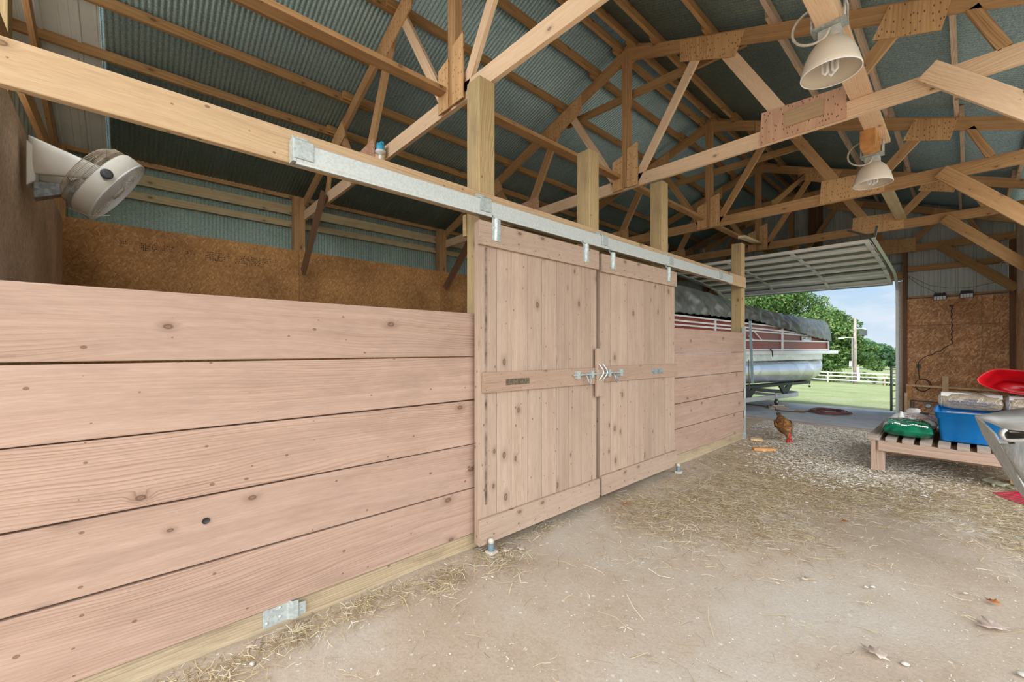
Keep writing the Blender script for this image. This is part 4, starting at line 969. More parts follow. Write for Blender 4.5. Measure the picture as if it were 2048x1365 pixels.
# lumber leaning / rack by the gable wall
t = thing('lumber_frame', 'pale new timber frame standing against the gable chipboard behind the bench', 'timber frame', (1.9, 11.15, 0))
MB().beam((1.38, 11.15, .60), (2.62, 11.15, .575), .04, .035).build('top_bar', 'pale_wood', t)
MB().box(1.385, 1.465, 11.13, 11.17, .31, .62, 2).build('upright', 'orange_wood', t); MB().box(1.36, 1.40, 11.11, 11.13, .0, .45, 2).build('upright', 'pale_wood', t)
MB().box(1.87, 1.95, 11.12, 11.16, .40, .80, 2).build('upright', 'pale_wood', t); MB().box(2.0, 2.30, 11.12, 11.16, .50, .54, 0).build('cross_piece', 'orange_wood', t)
MB().box(1.38, 1.45, 11.17, 11.2, 0, .32, 2).build('upright', 'pale_wood', t)
t = thing('metal_rack', 'low dark metal rack with a small motor at the foot of the gable wall', 'rack', (1.6, 10.9, 0))
for a, b in (((1.46, 10.9, .33), (1.86, 10.9, .32)), ((1.46, 10.9, 0), (1.46, 10.9, .33)), ((1.86, 10.9, 0), (1.86, 10.9, .32)), ((1.50, 10.9, 0), (1.50, 10.9, .30))): MB().tube([a, b], .012, 8).build('bar', 'pipe_dark', t)
MB().lathe((1.70, 10.86, .26), [(.045, 0), (.05, .02), (.05, .08), (.03, .09)], (0, -1, 0), 20, True, True).build('motor', 'galv_dark', t)

# ---------------------------------------------------------------- bench and what lies on it
BY, BZ = 5.90, .372
t = thing('pallet_bench', 'low slatted timber bench along the right side holding sacks and a blue tote', 'bench', (2.05, 6.7, 0))
MB().box(1.535, 2.66, BY, BY+.038, .222, .328, 0).build('front_rail', 'bench_wood', t, bevel=.003)
MB().box(1.535, 2.66, 7.35, 7.388, .222, .328, 0).build('back_rail', 'bench_wood', t, bevel=.003)
for a in ((1.475, 1.513, BY, BY+.10), (1.513, 1.585, BY+.04, BY+.08), (1.475, 1.535, 7.3, 7.4), (2.56, 2.60, BY+.04, BY+.12), (2.56, 2.60, 7.25, 7.34)):
    MB().box(a[0], a[1], a[2], a[3], -.01, .33, 2).build('leg', 'bench_wood', t, bevel=.003)
MB().box(1.54, 2.64, BY+.05, 7.34, .20, .325, 1).build('gap_shade_panel', 'dark_brace', t)  # dark panel added to put shade into the gaps between the slats
x = 1.462; k = 0
while x < 2.64:
    wd = .085; MB().box(x, x+wd, BY-.004, 7.40, .329, BZ-.004, 1).build('slat', 'grey_slat', t, bevel=.002); x += wd+.045; k += 1
MB().box(1.45, 1.53, BY-.01, 7.42, .33, .378, 1).build('end_board', 'grey_slat', t, bevel=.002)

def pillow(mb, c, ex, ey, h_, n=26, pw=.42, seed=0, wr=.006):
    """a filled sack: c base centre, ex/ey half-vectors, h_ height"""
    c = Vector(c); ex = Vector(ex); ey = Vector(ey); top = []; bot = []; r_ = np.random.default_rng(seed); ph = r_.uniform(0, 6, 6)
    for i in range(n+1):
        a = -1+2*i/n; rt = []; rb = []
        for j in range(n+1):
            b = -1+2*j/n; e = max(0, (1-a**4))*max(0, (1-b**4)); e = e**pw
            wv = wr*(math.sin(a*9+ph[0]+b*3)+math.sin(b*13+ph[1]-a*5)+math.sin((a+b)*17+ph[2])*.6)
            p = c+ex*a*(1-.03*b*b)+ey*b*(1-.03*a*a)
            rt.append(p+Vector((0, 0, h_*.5+h_*.5*e+wv*e))); rb.append(p+Vector((0, 0, h_*.5-h_*.5*e)))
        top.append(rt); bot.append(rb)
    mb.grid(top); mb.grid(bot, flip=True)
    # rim closure
    rim = [(0, j) for j in range(n+1)]+[(i, n) for i in range(1, n+1)]+[(n, j) for j in range(n-1, -1, -1)]+[(i, 0) for i in range(n-1, 0, -1)]
    return mb, top
# green pellet sack
t = thing('pellet_sack', 'glossy green sack of alfalfa pellets on the near left corner of the bench', 'sack', (1.75, 6.25, BZ))
gx_, gy_ = Vector((.20, -.02, 0)), Vector((-.02, .33, 0))
mb, top = pillow(MB(), (1.735, 6.29, BZ-.004), gx_, gy_, .155, seed=2, wr=.006)
mb.build('sack_body', 'pellet_green', t)
def on_top(top, a, b, up_=.002):
    n = len(top)-1; i = min(n, max(0, (a+1)/2*n)); j = min(n, max(0, (b+1)/2*n)); i0 = min(n-1, int(i)); j0 = min(n-1, int(j)); fi, fj = i-i0, j-j0
    p = (top[i0][j0]*(1-fi)*(1-fj)+top[i0+1][j0]*fi*(1-fj)+top[i0][j0+1]*(1-fi)*fj+top[i0+1][j0+1]*fi*fj)
    return p+Vector((0, 0, up_))
def decal(top, a0, a1, b0, b1, skew=0.0, up_=.002, n=12):
    mb = MB(); mb.grid([[on_top(top, a0+(a1-a0)*i/n, b0+(b1-b0)*j/4+skew*i/n, up_) for j in range(5)] for i in range(n+1)]); return mb
decal(top, -.78, .98, -.55, -.35, .16).build('light_green_band', 'bag_green_light', t)
decal(top, -.97, -.2, .1, .95, 0).build('brown_panel', 'bag_brown', t)
decal(top, .55, .99, .2, .9, 0).build('white_corner', 'paper_white', t)
decal(top, -.96, -.80, -.75, -.45, 0).build('white_patch', 'paper_white', t)
def on_text(name, s_, size, mat, top, a0, a1, b0, skew, parent, flip=False, up_=.004):
    cu = bpy.data.curves.new(name, 'FONT'); cu.body = s_; cu.size = 1; cu.align_x = 'LEFT'; cu.align_y = 'CENTER'
    o0 = bpy.data.objects.new(name+'_tmp', cu); C.objects.link(o0); dg = bpy.context.evaluated_depsgraph_get()
    me = bpy.data.meshes.new_from_object(o0.evaluated_get(dg)); bpy.data.objects.remove(o0); me.name = name
    xs_ = [v.co.x for v in me.vertices]; mx = max(xs_); me.materials.clear(); me.materials.append(M[mat])
    for v in me.vertices:
        u = v.co.x/mx; vv = v.co.y*size
        if flip: u, vv = 1-u, -vv
        v.co = on_top(top, a0+(a1-a0)*u, b0+vv+skew*u, up_)-ORG[parent.name]
    o = bpy.data.objects.new(name, me); C.objects.link(o); o.parent = parent; ORG[o.name] = ORG[parent.name]; return o
on_text('sack_lettering', 'ALFALFA PELLETS', .17, 'ink_white', top, -.40, .45, -.43, .10, t)
q = MB()
for k in range(16):
    a = -.6+.09*k; p = on_top(top, a, -.80+.02*math.sin(k), .003); q.beam(p, p+Vector((.012+.008*(k % 3), 0, .002)), .003, .010)
q.build('small_print', 'ink_white', t)
# paper sack beneath/behind with red lettering
t = thing('paper_sack', 'white paper sack with red print lying behind the green sack', 'sack', (1.78, 6.95, BZ))
mb, top = pillow(MB(), (1.75, 6.93, BZ-.004), (.21, 0, 0), (0, .30, 0), .15, seed=5); mb.build('sack_body', 'paper_white', t)
for r in range(4): on_text('red_print', 'NET WT 50 LB FEED 50 LB', .22, 'ink_red', top, -.3, .9, -.75+.34*r, .0, t)
t = thing('white_funnel', 'small white plastic funnel standing on the sacks', 'funnel', (1.665, 6.55, BZ+.11))
MB().lathe((1.665, 6.58, BZ+.125), [(.035, 0), (.033, .01), (.016, .07), (.014, .085), (.012, .085), (.012, .07), (.028, .012)], (0, 0, 1), 20).build('cone', 'white_plastic', t)
q = MB(); rr = []
t = thing('crumpled_bag', 'crumpled white plastic bag on the far end of the white sack', 'bag', (1.74, 7.1, BZ+.12))
for i in range(9):
    th = math.pi*i/8; rr.append([Vector((1.74+.065*math.sin(th)*math.cos(a)*(1+.25*math.sin(3*a+i)), 7.12+.06*math.sin(th)*math.sin(a)*(1+.2*math.cos(4*a)), BZ+.165-.035*math.cos(th)*(1+.2*math.sin(5*a)))) for a in [2*math.pi*k/18 for k in range(18)]])
MB().loft(rr).build('body', 'white_plastic', t)
t = thing('black_tool', 'small black hand tool lying beside the crumpled bag', 'tool', (1.84, 7.05, BZ+.14)); MB().box(1.79, 1.87, 7.02, 7.05, BZ+.145, BZ+.17, 0).build('handle', 'black', t, bevel=.005); MB().tube([(1.87, 7.035, BZ+.157), (1.93, 7.035, BZ+.157)], .006, 8).build('nozzle', 'steel_blue', t)

# blue tote with contents
t = thing('storage_tote', 'blue plastic storage tote on the bench between the sacks and the grey trough', 'storage tote', (2.17, 6.35, BZ))
def rr_ring(cx, cy, hx, hy, z, r=.03, n=5):
    out = []
    for (sx_, sy_, a0) in ((1, 1, 0), (-1, 1, 90), (-1, -1, 180), (1, -1, 270)):
        for k in range(n): a = math.radians(a0+90*k/(n-1)); out.append(Vector((cx+sx_*(hx-r)+r*math.cos(a), cy+sy_*(hy-r)+r*math.sin(a), z)))
    return out
cx_, cy_ = 2.19, 6.42; hb_, hy_ = .235, .36
rings = [rr_ring(cx_, cy_, hb_-.045, hy_-.04, BZ+.004), rr_ring(cx_, cy_, hb_-.04, hy_-.035, BZ+.012), rr_ring(cx_, cy_, hb_-.015, hy_-.012, BZ+.235), rr_ring(cx_, cy_, hb_-.004, hy_-.004, BZ+.237), rr_ring(cx_, cy_, hb_, hy_, BZ+.292), rr_ring(cx_, cy_, hb_+.018, hy_+.018, BZ+.294), rr_ring(cx_, cy_, hb_+.018, hy_+.018, BZ+.302), rr_ring(cx_, cy_, hb_-.004, hy_-.004, BZ+.300), rr_ring(cx_, cy_, hb_-.02, hy_-.02, BZ+.23), rr_ring(cx_, cy_, hb_-.05, hy_-.05, BZ+.02)]
MB().loft(rings).build('tub', 'tote_blue', t)
MB().box(cx_-.15, cx_+.25, cy_-.375, cy_-.362, BZ+.3025, BZ+.309, 0).build('lid_edge', 'bench_wood', t, plabel='pale strip along the front rim')
# shavings bales
def bale(c, ex, ey, h_, lb, seed, txt=False):
    t = thing('shavings_bale', lb, 'bale', c, 'plastic wrapped wood shavings bales')
    mb, top = pillow(MB(), c, ex, ey, h_, 30, .22, seed, .004); mb.build('wrapped_bale', 'shavings_bag', t)
    # white plastic end
    rr = []
    for k in range(5):
        u = k/4; rr.append([Vector(c)-Vector(ex)*(.93+.13*u)+Vector(ey)*(math.cos(a)*(1-.35*u))+Vector((0, 0, h_*.5+h_*.5*math.sin(a)*(1-.5*u))) for a in [2*math.pi*i/20 for i in range(20)]])
    MB().loft(rr).build('folded_end', 'paper_white', t)
    q = MB(); n = 20
    q.grid([[Vector(c)+Vector(ex)*(-.95+1.9*i/n)+Vector(ey)*(-.93+.5*j/4)+Vector((0, 0, h_*(.80+.21*min(1, j/2)))) for j in range(5)] for i in range(n+1)]); q.build('white_top_band', 'paper_white', t)
    if txt:
        f0 = Vector(c)+Vector((0, 0, h_*.5))-Vector(ey)*1.025
        ex_ = Vector(ex).normalized()
        for s_, dz, sz in (('PREMIUM', .032, .024), ('TLC Shavings Equine Bedding', .004, .030), ('Small Flake  Medium Flake  Fine Flake', -.022, .017)):
            text('upside_down_print', s_, sz, 'ink_blue', f0+Vector((0, -.004, dz)), -ex_, (0, 0, -1), t)
    return t
bale((2.19, 6.95, BZ+.0), (.225, -.01, 0), (0, .17, 0), .26, 'lower wood shavings bale half hidden behind the blue tote', 11)
bale((2.205, 6.85, BZ+.265), (.235, -.02, 0), (0, .20, 0), .185, 'clear wrapped shavings bale with blue upside-down print above the blue tote', 12, True)
bale((2.66, 6.78, BZ+.265), (.20, -.02, 0), (0, .20, 0), .185, 'clear wrapped shavings bale at the right edge beside the printed one', 13)
# red tray
t = thing('red_barrow_tray', 'shiny red plastic barrow tray tipped on its side on the bales', 'tray', (2.55, 6.4, .8))
e_x = Vector((.985, -.05, -.09)).normalized(); e_y = Vector((.06, .34, .94)).normalized(); e_n = e_x.cross(e_y).normalized()
c0 = Vector((2.58, 6.62, .965))
def tray_ring(hx, hy, d, tap=.0, n=40, shx=0):
    poly = [(-1.0, -.15), (-.95, .15), (-.78, .70), (-.56, 1.05), (.6, .85), (.95, .7), (1.0, .0), (.95, -.8), (.3, -1.0), (-.5, -.9), (-.9, -.55)]
    for _ in range(2):
        poly = [q for a, b in zip(poly, poly[1:]+poly[:1]) for q in ((a[0]*.75+b[0]*.25, a[1]*.75+b[1]*.25), (a[0]*.25+b[0]*.75, a[1]*.25+b[1]*.75))]
    return [c0+e_x*(hx*a+shx)+e_y*(hy*b)+e_n*d for a, b in poly]
# opening faces the viewer (towards -y, up); e_n points ... flip so depth goes away
sgn = 1 if e_n.dot(Vector((0, -1, .3))) > 0 else -1
e_n = e_n*sgn
MB().loft([tray_ring(.335, .128, .006), tray_ring(.328, .122, .0), tray_ring(.30, .105, -.07), tray_ring(.25, .08, -.18), tray_ring(.21, .06, -.22)], False).build('tray_shell', 'red_plastic', t, solid=.004)
MB().loft([tray_ring(.21, .06, -.22), tray_ring(.11, .03, -.222), tray_ring(.01, .004, -.223)], False).build('tray_floor', 'red_plastic', t, solid=.004)
MB().tube(tray_ring(.336, .129, .006), .004, 8, closed=True).build('rolled_rim', 'red_plastic', t)

# grey weathered folded trough at the right edge
t = thing('grey_trough', 'large weathered grey folded trough standing at the right edge of the picture', 'trough', (2.42, 4.2, .15))
def G(px_, py_, y):     # place on plane y from measured sight lines of the real thing
    r = (px_-1024)/832; z = -(py_-697.3)/832; vx = r*.6752-.7377; vy = r*.7377+.6752; tt = y/vy
    return Vector((CAM.x+vx*tt, y, CAM.z+z*tt))
out_l = [G(1951, 832, 4.3), G(1966, 868, 4.2), G(1988, 905, 4.1), G(2012, 944, 4.0), G(2040, 984, 3.9), G(2062, 1012, 3.85)]
in_l = [G(1957, 836, 4.05), G(1990, 868, 3.9), G(2012, 905, 3.8), G(2034, 945, 3.75), G(2056, 985, 3.7), G(2075, 1010, 3.65)]
MB().grid([out_l, [a.lerp(b, .12) for a, b in zip(out_l, in_l)], in_l], False).build('side_wall', 'weathered', t, solid=.01)
top_b = [G(1951, 832, 4.3), G(1985, 827, 4.7), G(2020, 821, 5.0), G(2060, 815, 5.1), G(2110, 812, 5.1)]
top_f = [G(1957, 836, 4.05), G(1985, 847, 3.9), G(2008, 858, 3.75), G(2052, 862, 3.6), G(2100, 864, 3.55)]
MB().grid([top_b, [a.lerp(b, .5)-Vector((0, 0, .012)) for a, b in zip(top_b, top_f)], top_f], True).build('top_sheet', 'weathered_top', t, solid=.008)
lip = []
for k, (a, b) in enumerate(((2008, 858), (2001, 862), (1999, 869), (2003, 876), (2013, 880), (2035, 880), (2058, 879), (2095, 879))):
    lip.append(G(a, b, 3.72-.02*k))
MB().grid([lip, [p+Vector((.01, -.05, .002)) for p in lip]], True).build('curled_lip', 'weathered_top', t, solid=.012)
MB().grid([[G(1999, 888, 3.65), G(2022, 889, 3.6), G(2060, 886, 3.5), G(2100, 884, 3.5)], [G(2005, 893, 3.63), G(2030, 925, 3.55), G(2066, 965, 3.45), G(2100, 1000, 3.4)], [G(2012, 905, 3.8), G(2034, 945, 3.75), G(2070, 995, 3.6), G(2100, 1020, 3.5)]], True).build('front_fold', 'weathered', t, solid=.008)
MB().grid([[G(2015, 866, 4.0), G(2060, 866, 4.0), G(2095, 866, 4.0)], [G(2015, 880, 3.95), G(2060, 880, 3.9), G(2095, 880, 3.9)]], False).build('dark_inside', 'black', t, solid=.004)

# broom, glove, brick near it
t = thing('red_broom', 'red plastic leaf rake head lying on the floor at the right edge', 'rake', (2.55, 5.75, 0))
for k in range(12):
    a = math.radians(196+k*5.2); tip = Vector((2.72+.40*math.cos(a)*1.0, 5.86+.50*math.sin(a)*.9, .012))
    mid = Vector((2.72, 5.86, .055)).lerp(tip, .6)+Vector((0, 0, .02))
    MB().beam(Vector((2.72, 5.86, .075)), mid, .010, .004).beam(mid, tip, .013, .004).build('tine', 'red_bristle', t)
MB().tube([(2.66, 5.83, .07), (3.3, 6.0, .12)], .013, 10).build('handle', 'red_bristle', t)
q = thing('work_glove', 'greenish work glove lying on the straw under the bench', 'glove', (2.36, 6.15, 0))
rr = []
for k in range(8):
    u = k/7; rr.append([Vector((2.29+.14*u, 6.22-.14*u, .018))+Vector((.6, .8, 0)).normalized()*(.045*math.cos(a)*(1-.2*abs(u-.5)))+Vector((0, 0, .018*math.sin(a)+.004*math.sin(k*2))) for a in [2*math.pi*i/14 for i in range(14)]])
MB().loft(rr).build('palm', 'glove', q)
for k in range(4):
    a = Vector((2.42+.018*k, 6.11-.0*k+.022*(k-1), .018)); MB().tube([a, a+Vector((.035, -.045, -.002)), a+Vector((.05, -.075, -.006))], [.011, .0105, .007], 8).build('finger', 'glove', q)
MB().tube([(2.36, 6.10, .018), (2.34, 6.06, .016), (2.35, 6.03, .012)], [.012, .011, .008], 8).build('thumb', 'glove', q)
MB().box(2.46, 2.55, 6.30, 6.38, -.005, .20, 2).build('wood_offcut', 'orange_wood', label='upright orange wood block under the bench beside the glove', cat='wood block', bevel=.003)
MB().hexa([(.30, 5.93, -.002), (.50, 6.10, -.002), (.54, 6.05, -.002), (.34, 5.88, -.002), (.30, 5.93, .036), (.50, 6.10, .036), (.54, 6.05, .036), (.34, 5.88, .036)], 0).build('wood_offcut', 'orange_wood', label='short board offcut lying on the floor in front of the hen', cat='wood block', group=None, bevel=.003)
MB().hexa([(.06, 6.62, -.002), (.20, 6.66, -.002), (.24, 6.54, -.002), (.10, 6.50, -.002), (.06, 6.62, .03), (.20, 6.66, .03), (.24, 6.54, .03), (.10, 6.50, .03)], 0).build('wood_offcut', 'pale_wood', label='small flat wood offcut against the end of the short plank wall', cat='wood block', bevel=.003)

# ---------------------------------------------------------------- hen
hp = Vector((.40, 6.93, 0)); hd = Vector((.52, -.85, 0)).normalized(); hs = Vector((-hd.y, hd.x, 0))
t = thing('hen', 'red-brown hen pecking at the floor beside the end of the plank wall', 'hen', hp)
def hring(s_, z, w_, h_, tilt=0, lat=0, n=20):
    c = hp+hd*s_+hs*lat+Vector((0, 0, z)); ax = (hd*math.cos(tilt)+Vector((0, 0, math.sin(tilt)))); u = Vector((0, 0, 1))*math.cos(tilt)-hd*math.sin(tilt)
    return [c+hs*(w_*math.cos(a))+u*(h_*math.sin(a)) for a in [2*math.pi*i/n for i in range(n)]]
MB().loft([hring(-.20, .315, .012, .02, -.5), hring(-.175, .30, .035, .04, -.45), hring(-.14, .27, .062, .07, -.35), hring(-.09, .235, .09, .095, -.25), hring(-.02, .205, .102, .105, -.15), hring(.05, .18, .098, .10, -.25), hring(.105, .155, .075, .078, -.55), hring(.145, .125, .048, .050, -.85), hring(.172, .092, .034, .036, -1.1), hring(.19, .064, .027, .028, -1.0), hring(.208, .050, .021, .022, -.6), hring(.222, .042, .010, .011, -.5)]).build('body', 'feathers', t, sub=1)
for s_ in (-1, 1):
    MB().loft([[hp+hd*(-.13+.20*u)+hs*(s_*(.075+.028*math.sin(math.pi*u)))+Vector((0, 0, .245-.06*u))+(hd*-.0+Vector((0, 0, 1)))*(.055*math.sin(math.pi*min(1, u+.12))*math.sin(a))+hs*(.012*math.cos(a)) for a in [2*math.pi*i/12 for i in range(12)]] for u in [k/7 for k in range(8)]]).build('wing', 'feathers', t)
for k in range(7):
    a = (k-3)*.16; b0 = hp-hd*.155+Vector((0, 0, .29)); tip = b0+(-hd*.075+Vector((0, 0, .055+.02*math.cos(a*3)))+hs*math.sin(a)*.07)
    MB().beam(b0+hs*a*.03, tip, .004, .020).build('tail_feather', 'tail_brown', t)
MB().tube([hp-hd*.24+Vector((0, 0, .36)), hp-hd*.28+hs*-.03+Vector((0, 0, .42)), hp-hd*.30+hs*-.06+Vector((0, 0, .445))], [.006, .005, .002], 6).build('tail_feather', 'black', t)
for s_ in (-1, 1):
    f0 = hp+hd*.02+hs*(s_*.042)
    MB().tube([f0+Vector((0, 0, .16)), f0+hd*.01+Vector((0, 0, .10)), f0+hd*-.005+Vector((0, 0, .012))], [.016, .007, .006], 8).build('leg', 'hen_skin', t)
    q = MB()
    for an in (-.5, 0, .5, math.pi): q.tube([f0+Vector((0, 0, .012)), f0+(hd*math.cos(an)+hs*math.sin(an))*.03+Vector((0, 0, .010)), f0+(hd*math.cos(an)+hs*math.sin(an))*.055+Vector((0, 0, .003))], [.006, .005, .002], 6)
    q.build('foot', 'hen_skin', t)
hc = hp+hd*.215+Vector((0, 0, .052))
q = MB(); q.prism([hc-hd*.035+Vector((0, 0, .02)), hc-hd*.045+Vector((0, 0, .068)), hc-hd*.028+Vector((0, 0, .040)), hc-hd*.018+Vector((0, 0, .078)), hc-hd*.005+Vector((0, 0, .042)), hc+hd*.012+Vector((0, 0, .068)), hc+hd*.012+Vector((0, 0, .030)), hc+hd*.02+Vector((0, 0, .008))], hs, .016); q.build('comb', 'comb_red', t, bevel=.003)
for s_ in (-1, 1):
    MB().lathe(hc+hs*(s_*.016)+Vector((0, 0, -.022))-hd*.002, [(.004, -.030), (.020, -.022), (.024, 0), (.015, .014), (.004, .020)], (0, 0, 1), 12, True, True).build('wattle', 'comb_red', t)
    MB().lathe(hc+hs*(s_*.017)-hd*.006, [(.017, 0), (.015, .006), (.003, .008)], hs*s_, 12, True, True).build('face_patch', 'comb_red', t)
    MB().lathe(hc+hs*(s_*.023)+Vector((0, 0, .006)), [(.004, 0), (.003, .003), (.0005, .004)], hs*s_, 8, True, True).build('eye', 'black', t)
MB().tube([hc+hd*.012+Vector((0, 0, -.006)), hc+hd*.026+Vector((0, 0, -.020)), hc+hd*.032+Vector((0, 0, -.034))], [.008, .006, .001], 8).build('beak', 'beak', t)

# ---------------------------------------------------------------- boat on trailer
BA = Vector((-.52, 10.4, 0)); BD = Vector((.196, .98, 0)).normalized(); BL = Vector((-.98, .196, 0)).normalized()
def bp_(s_, w_, z): return BA+BD*s_+BL*w_+Vector((0, 0, z))
BW = 2.05
boat = thing('pontoon_boat', 'covered pontoon boat with dark red side panels standing in the doorway', 'boat', bp_(-1, 1.2, .55))
SS, SB = -5.2, 2.2
def blin(mb, s0, s1, w0, w1, z0, z1, z0b=None, z1b=None):
    z0b = z0 if z0b is None else z0b; z1b = z1 if z1b is None else z1b
    return mb.hexa([bp_(s0, w0, z0), bp_(s1, w0, z0b), bp_(s1, w1, z0b), bp_(s0, w1, z0), bp_(s0, w0, z1), bp_(s1, w0, z1b), bp_(s1, w1, z1b), bp_(s0, w1, z1)], 0)
blin(MB(), SS, 2.70, 0, BW, 1.185, 1.262).build('deck', 'boat_white', boat, bevel=.01)
blin(MB(), SS, 2.1, .10, BW-.10, 1.05, 1.183).build('deck_skirt', 'alu', boat)
for w_ in (.035, BW-.035):
    nm = 'near' if w_ < 1 else 'far'
    z = lambda s_: 1.27+(.62 if s_ < -3 else .62-.04*(s_+3))
    q = MB(); blin(q, SS, SB, w_, w_+.012, 1.275, 1.93, 1.275, 1.68); q.build('side_panel', 'boat_red', boat)
    q = MB()
    dw = -.022 if w_ < 1 else .022
    for za, zb in ((1.945, 1.70), (1.857, 1.62), (1.770, 1.585), (1.48, 1.477), (1.285, 1.285)):
        a0, b0 = bp_(SS, w_+dw, za), bp_(SB, w_+dw, zb); q.beam(a0, b0, .022, .030)
    q.build('fence_rail', 'boat_white', boat)
    for s_ in (-4.4, -2.42, .0, SB-.04):
        zt_ = 1.95-.032*(s_+5.2)
        blin(MB(), s_, s_+.05, w_+dw-.014, w_+dw+.014, 1.262, zt_).build('fence_post', 'boat_white', boat)
blin(MB(), SB-.012, SB, .03, BW-.03, 1.275, 1.64).build('side_panel', 'boat_red', boat)
q = MB(); blin(q, -1.2, -.55, .004, .012, 1.30, 1.46); q.build('sticker_gloss', 'alu', boat) if False else None
# diagonal gate bars
MB().beam(bp_(-1.28, .012, 1.56), bp_(-1.1, .012, 1.49), .015, .02).beam(bp_(-1.12, .012, 1.68), bp_(-.80, .012, 1.49), .015, .02).build('diagonal_bar', 'boat_white', boat)
# registration
ob_ = blin(MB(), .88, 1.32, .010, .014, 1.495, 1.585); ob_.build('number_plate', 'sticker', boat, plabel='pale registration decal with dark characters')
text('registration_number', '5441 A 422', .085, 'ink_black', bp_(1.10, .006, 1.54), BD, (0, 0, 1), boat)
text('script_lettering', 'Party Barge', .075, 'ink_sand', bp_(1.62, .006, 1.555), BD+Vector((0, 0, -.08)), (0, 0, 1), boat) if False else None
q = MB()
for k in range(7):
    a = bp_(1.45+.06*k, .008, 1.57-.006*k+.012*(k % 2)); q.beam(a, a+BD*.045+Vector((0, 0, .018*(-1)**k)), .003, .008)
q.build('script_mark', 'ink_sand', boat)
# pontoons
for w_ in (.26, BW-.26):
    rr = []
    for s_, r, dz in ((SS, .25, .06), (-1.8, .25, .035), (-1.795, .2515, .035), (-1.77, .2515, .035), (-1.765, .25, .035), (1.45, .25, -.012), (1.455, .2515, -.012), (1.48, .2515, -.012), (1.485, .25, -.012), (1.7, .242, -.005), (1.9, .218, .02), (2.07, .17, .07), (2.2, .115, .13), (2.30, .055, .185), (2.33, .012, .21)):
        rr.append([bp_(s_, w_+r*math.cos(a), .80+dz+r*math.sin(a)) for a in [2*math.pi*i/32 for i in range(32)]])
    q = MB().loft(rr).build('pontoon', 'alu', boat)
    blin(MB(), SS, 1.9, w_-.03, w_+.03, 1.0, 1.06).build('pontoon_bracket', 'alu', q)
    MB().tube([bp_(1.95, w_, 1.05), bp_(2.15, w_, 1.06), bp_(2.26, w_, 1.06)], [.03, .03, .02], 10).build('nose_fitting', 'galv_part', q)
# mooring line cleat
MB().tube([bp_(-.50, -.01, 1.30), bp_(-.44, -.02, 1.25), bp_(-.43, -.02, 1.14)], .012, 6).build('rope_end', 'black', boat)
# cover with folds
prof_s = [SS, -4.4, -3.5, -2.9, -2.3, -1.9, -1.3, -.9, -.5, .2, 1.5, 2.12, 2.22]
top_z = [2.5, 2.48, 2.45, 2.40, 2.33, 2.27, 2.19, 2.175, 2.12, 2.075, 2.01, 2.0, 1.97]
bot_z = [1.93, 1.93, 1.93, 1.92, 1.91, 1.90, 1.89, 1.85, 1.80, 1.72, 1.56, 1.49, 1.49]
cov = thing('boat_cover', 'crumpled grey-green boat cover draped over the pontoon boat', 'boat cover', bp_(-1, 1.2, 1.9))
NS = 240; rows = []
for i in range(NS+1):
    s_ = SS+(2.22-SS)*i/NS; tz = float(np.interp(s_, prof_s, top_z)); bz = float(np.interp(s_, prof_s, bot_z)); row = []
    for side in (0,):
        pts = []
        for j in range(26):
            u = j/25
            # near skirt 0..1
            fold = .085*(.5-abs(math.sin(s_*4.3+u*1.9+.8*math.sin(s_*1.7))))+.055*(.5-abs(math.sin(s_*7.9-u*2.4+1)))+.02*math.sin(s_*21+u*9+2*math.sin(s_*3))
            amp = .35+.65*math.sin(math.pi*min(1, u+.1))
            wv = -.035+.12*u*u+fold*amp*(.8 if s_ < 1 else .45); z = bz+(tz-bz)*u**.9+.010*math.sin(s_*30+u*11)*(1-u)
            pts.append(bp_(s_, wv, z))
        for j in range(1, 13):
            u = j/12; pts.append(bp_(s_, .085+(BW-.17)*u, tz+.035*math.sin(math.pi*u)+.006*math.sin(s_*13+u*20)))
        for j in range(1, 7):
            u = j/6; pts.append(bp_(s_, BW-.085+.12*u, tz+(bz-tz)*u))
        rows.append(pts)
# front drop at the bow
last = rows[-1]
fr = []
for k in range(1, 9):
    u = k/8; fr.append([p+BD*(.03*math.sin(u*1.6)+.012*math.sin(jj*.9+u*3))+Vector((0, 0, -(max(0, p.z-1.50))*u)) for jj, p in enumerate(last)])
rows += fr
MB().grid(rows).build('cover_sheet', 'boat_cover', cov, solid=.004)
MB().tube([bp_(2.25, .02, 1.62), bp_(2.36, .0, 1.45), bp_(2.50, .0, 1.27)], .006, 6).build('tie_strap', 'dark_grey', cov)
# trailer
tr = thing('boat_trailer', 'grey boat trailer under the pontoon boat with an amber marker', 'trailer', bp_(-1, 1.2, 0))
pts = [bp_(SS, .16, .25), bp_(-2, .16, .25), bp_(.6, .14, .25), bp_(1.0, .16, .25), bp_(1.22, .26, .25), bp_(1.30, .45, .25), bp_(1.30, 1.6, .25), bp_(1.22, 1.8, .25), bp_(1.0, BW-.16, .25), bp_(SS, BW-.16, .25)]
q = MB()
for a, b in zip(pts[:-1], pts[1:]): q.beam(a, b, .05, .09)
q.build('frame', 'trailer_grey', tr, bevel=.005)
for w_ in (.26, BW-.26):
    blin(MB(), -4.9, 1.62, w_-.11, w_+.11, .475, .535).build('bunk', 'dark_green_paint', tr)
    for s_ in (-3.6, -2.2, -.85, .62):
        q = MB()
        q.prism([bp_(s_-.27, w_-.03, .49), bp_(s_-.12, w_-.03, .49), bp_(s_, w_-.03, .41), bp_(s_+.18, w_-.03, .49), bp_(s_+.34, w_-.03, .49), bp_(s_+.08, w_-.03, .28), bp_(s_-.08, w_-.03, .28)], BL, .04); q.build('bunk_support', 'dark_green_paint', tr)
for s_ in (-3.0, -1.4, .3): MB().beam(bp_(s_, .16, .26), bp_(s_, BW-.16, .26), .05, .06).build('crossmember', 'trailer_grey', tr)
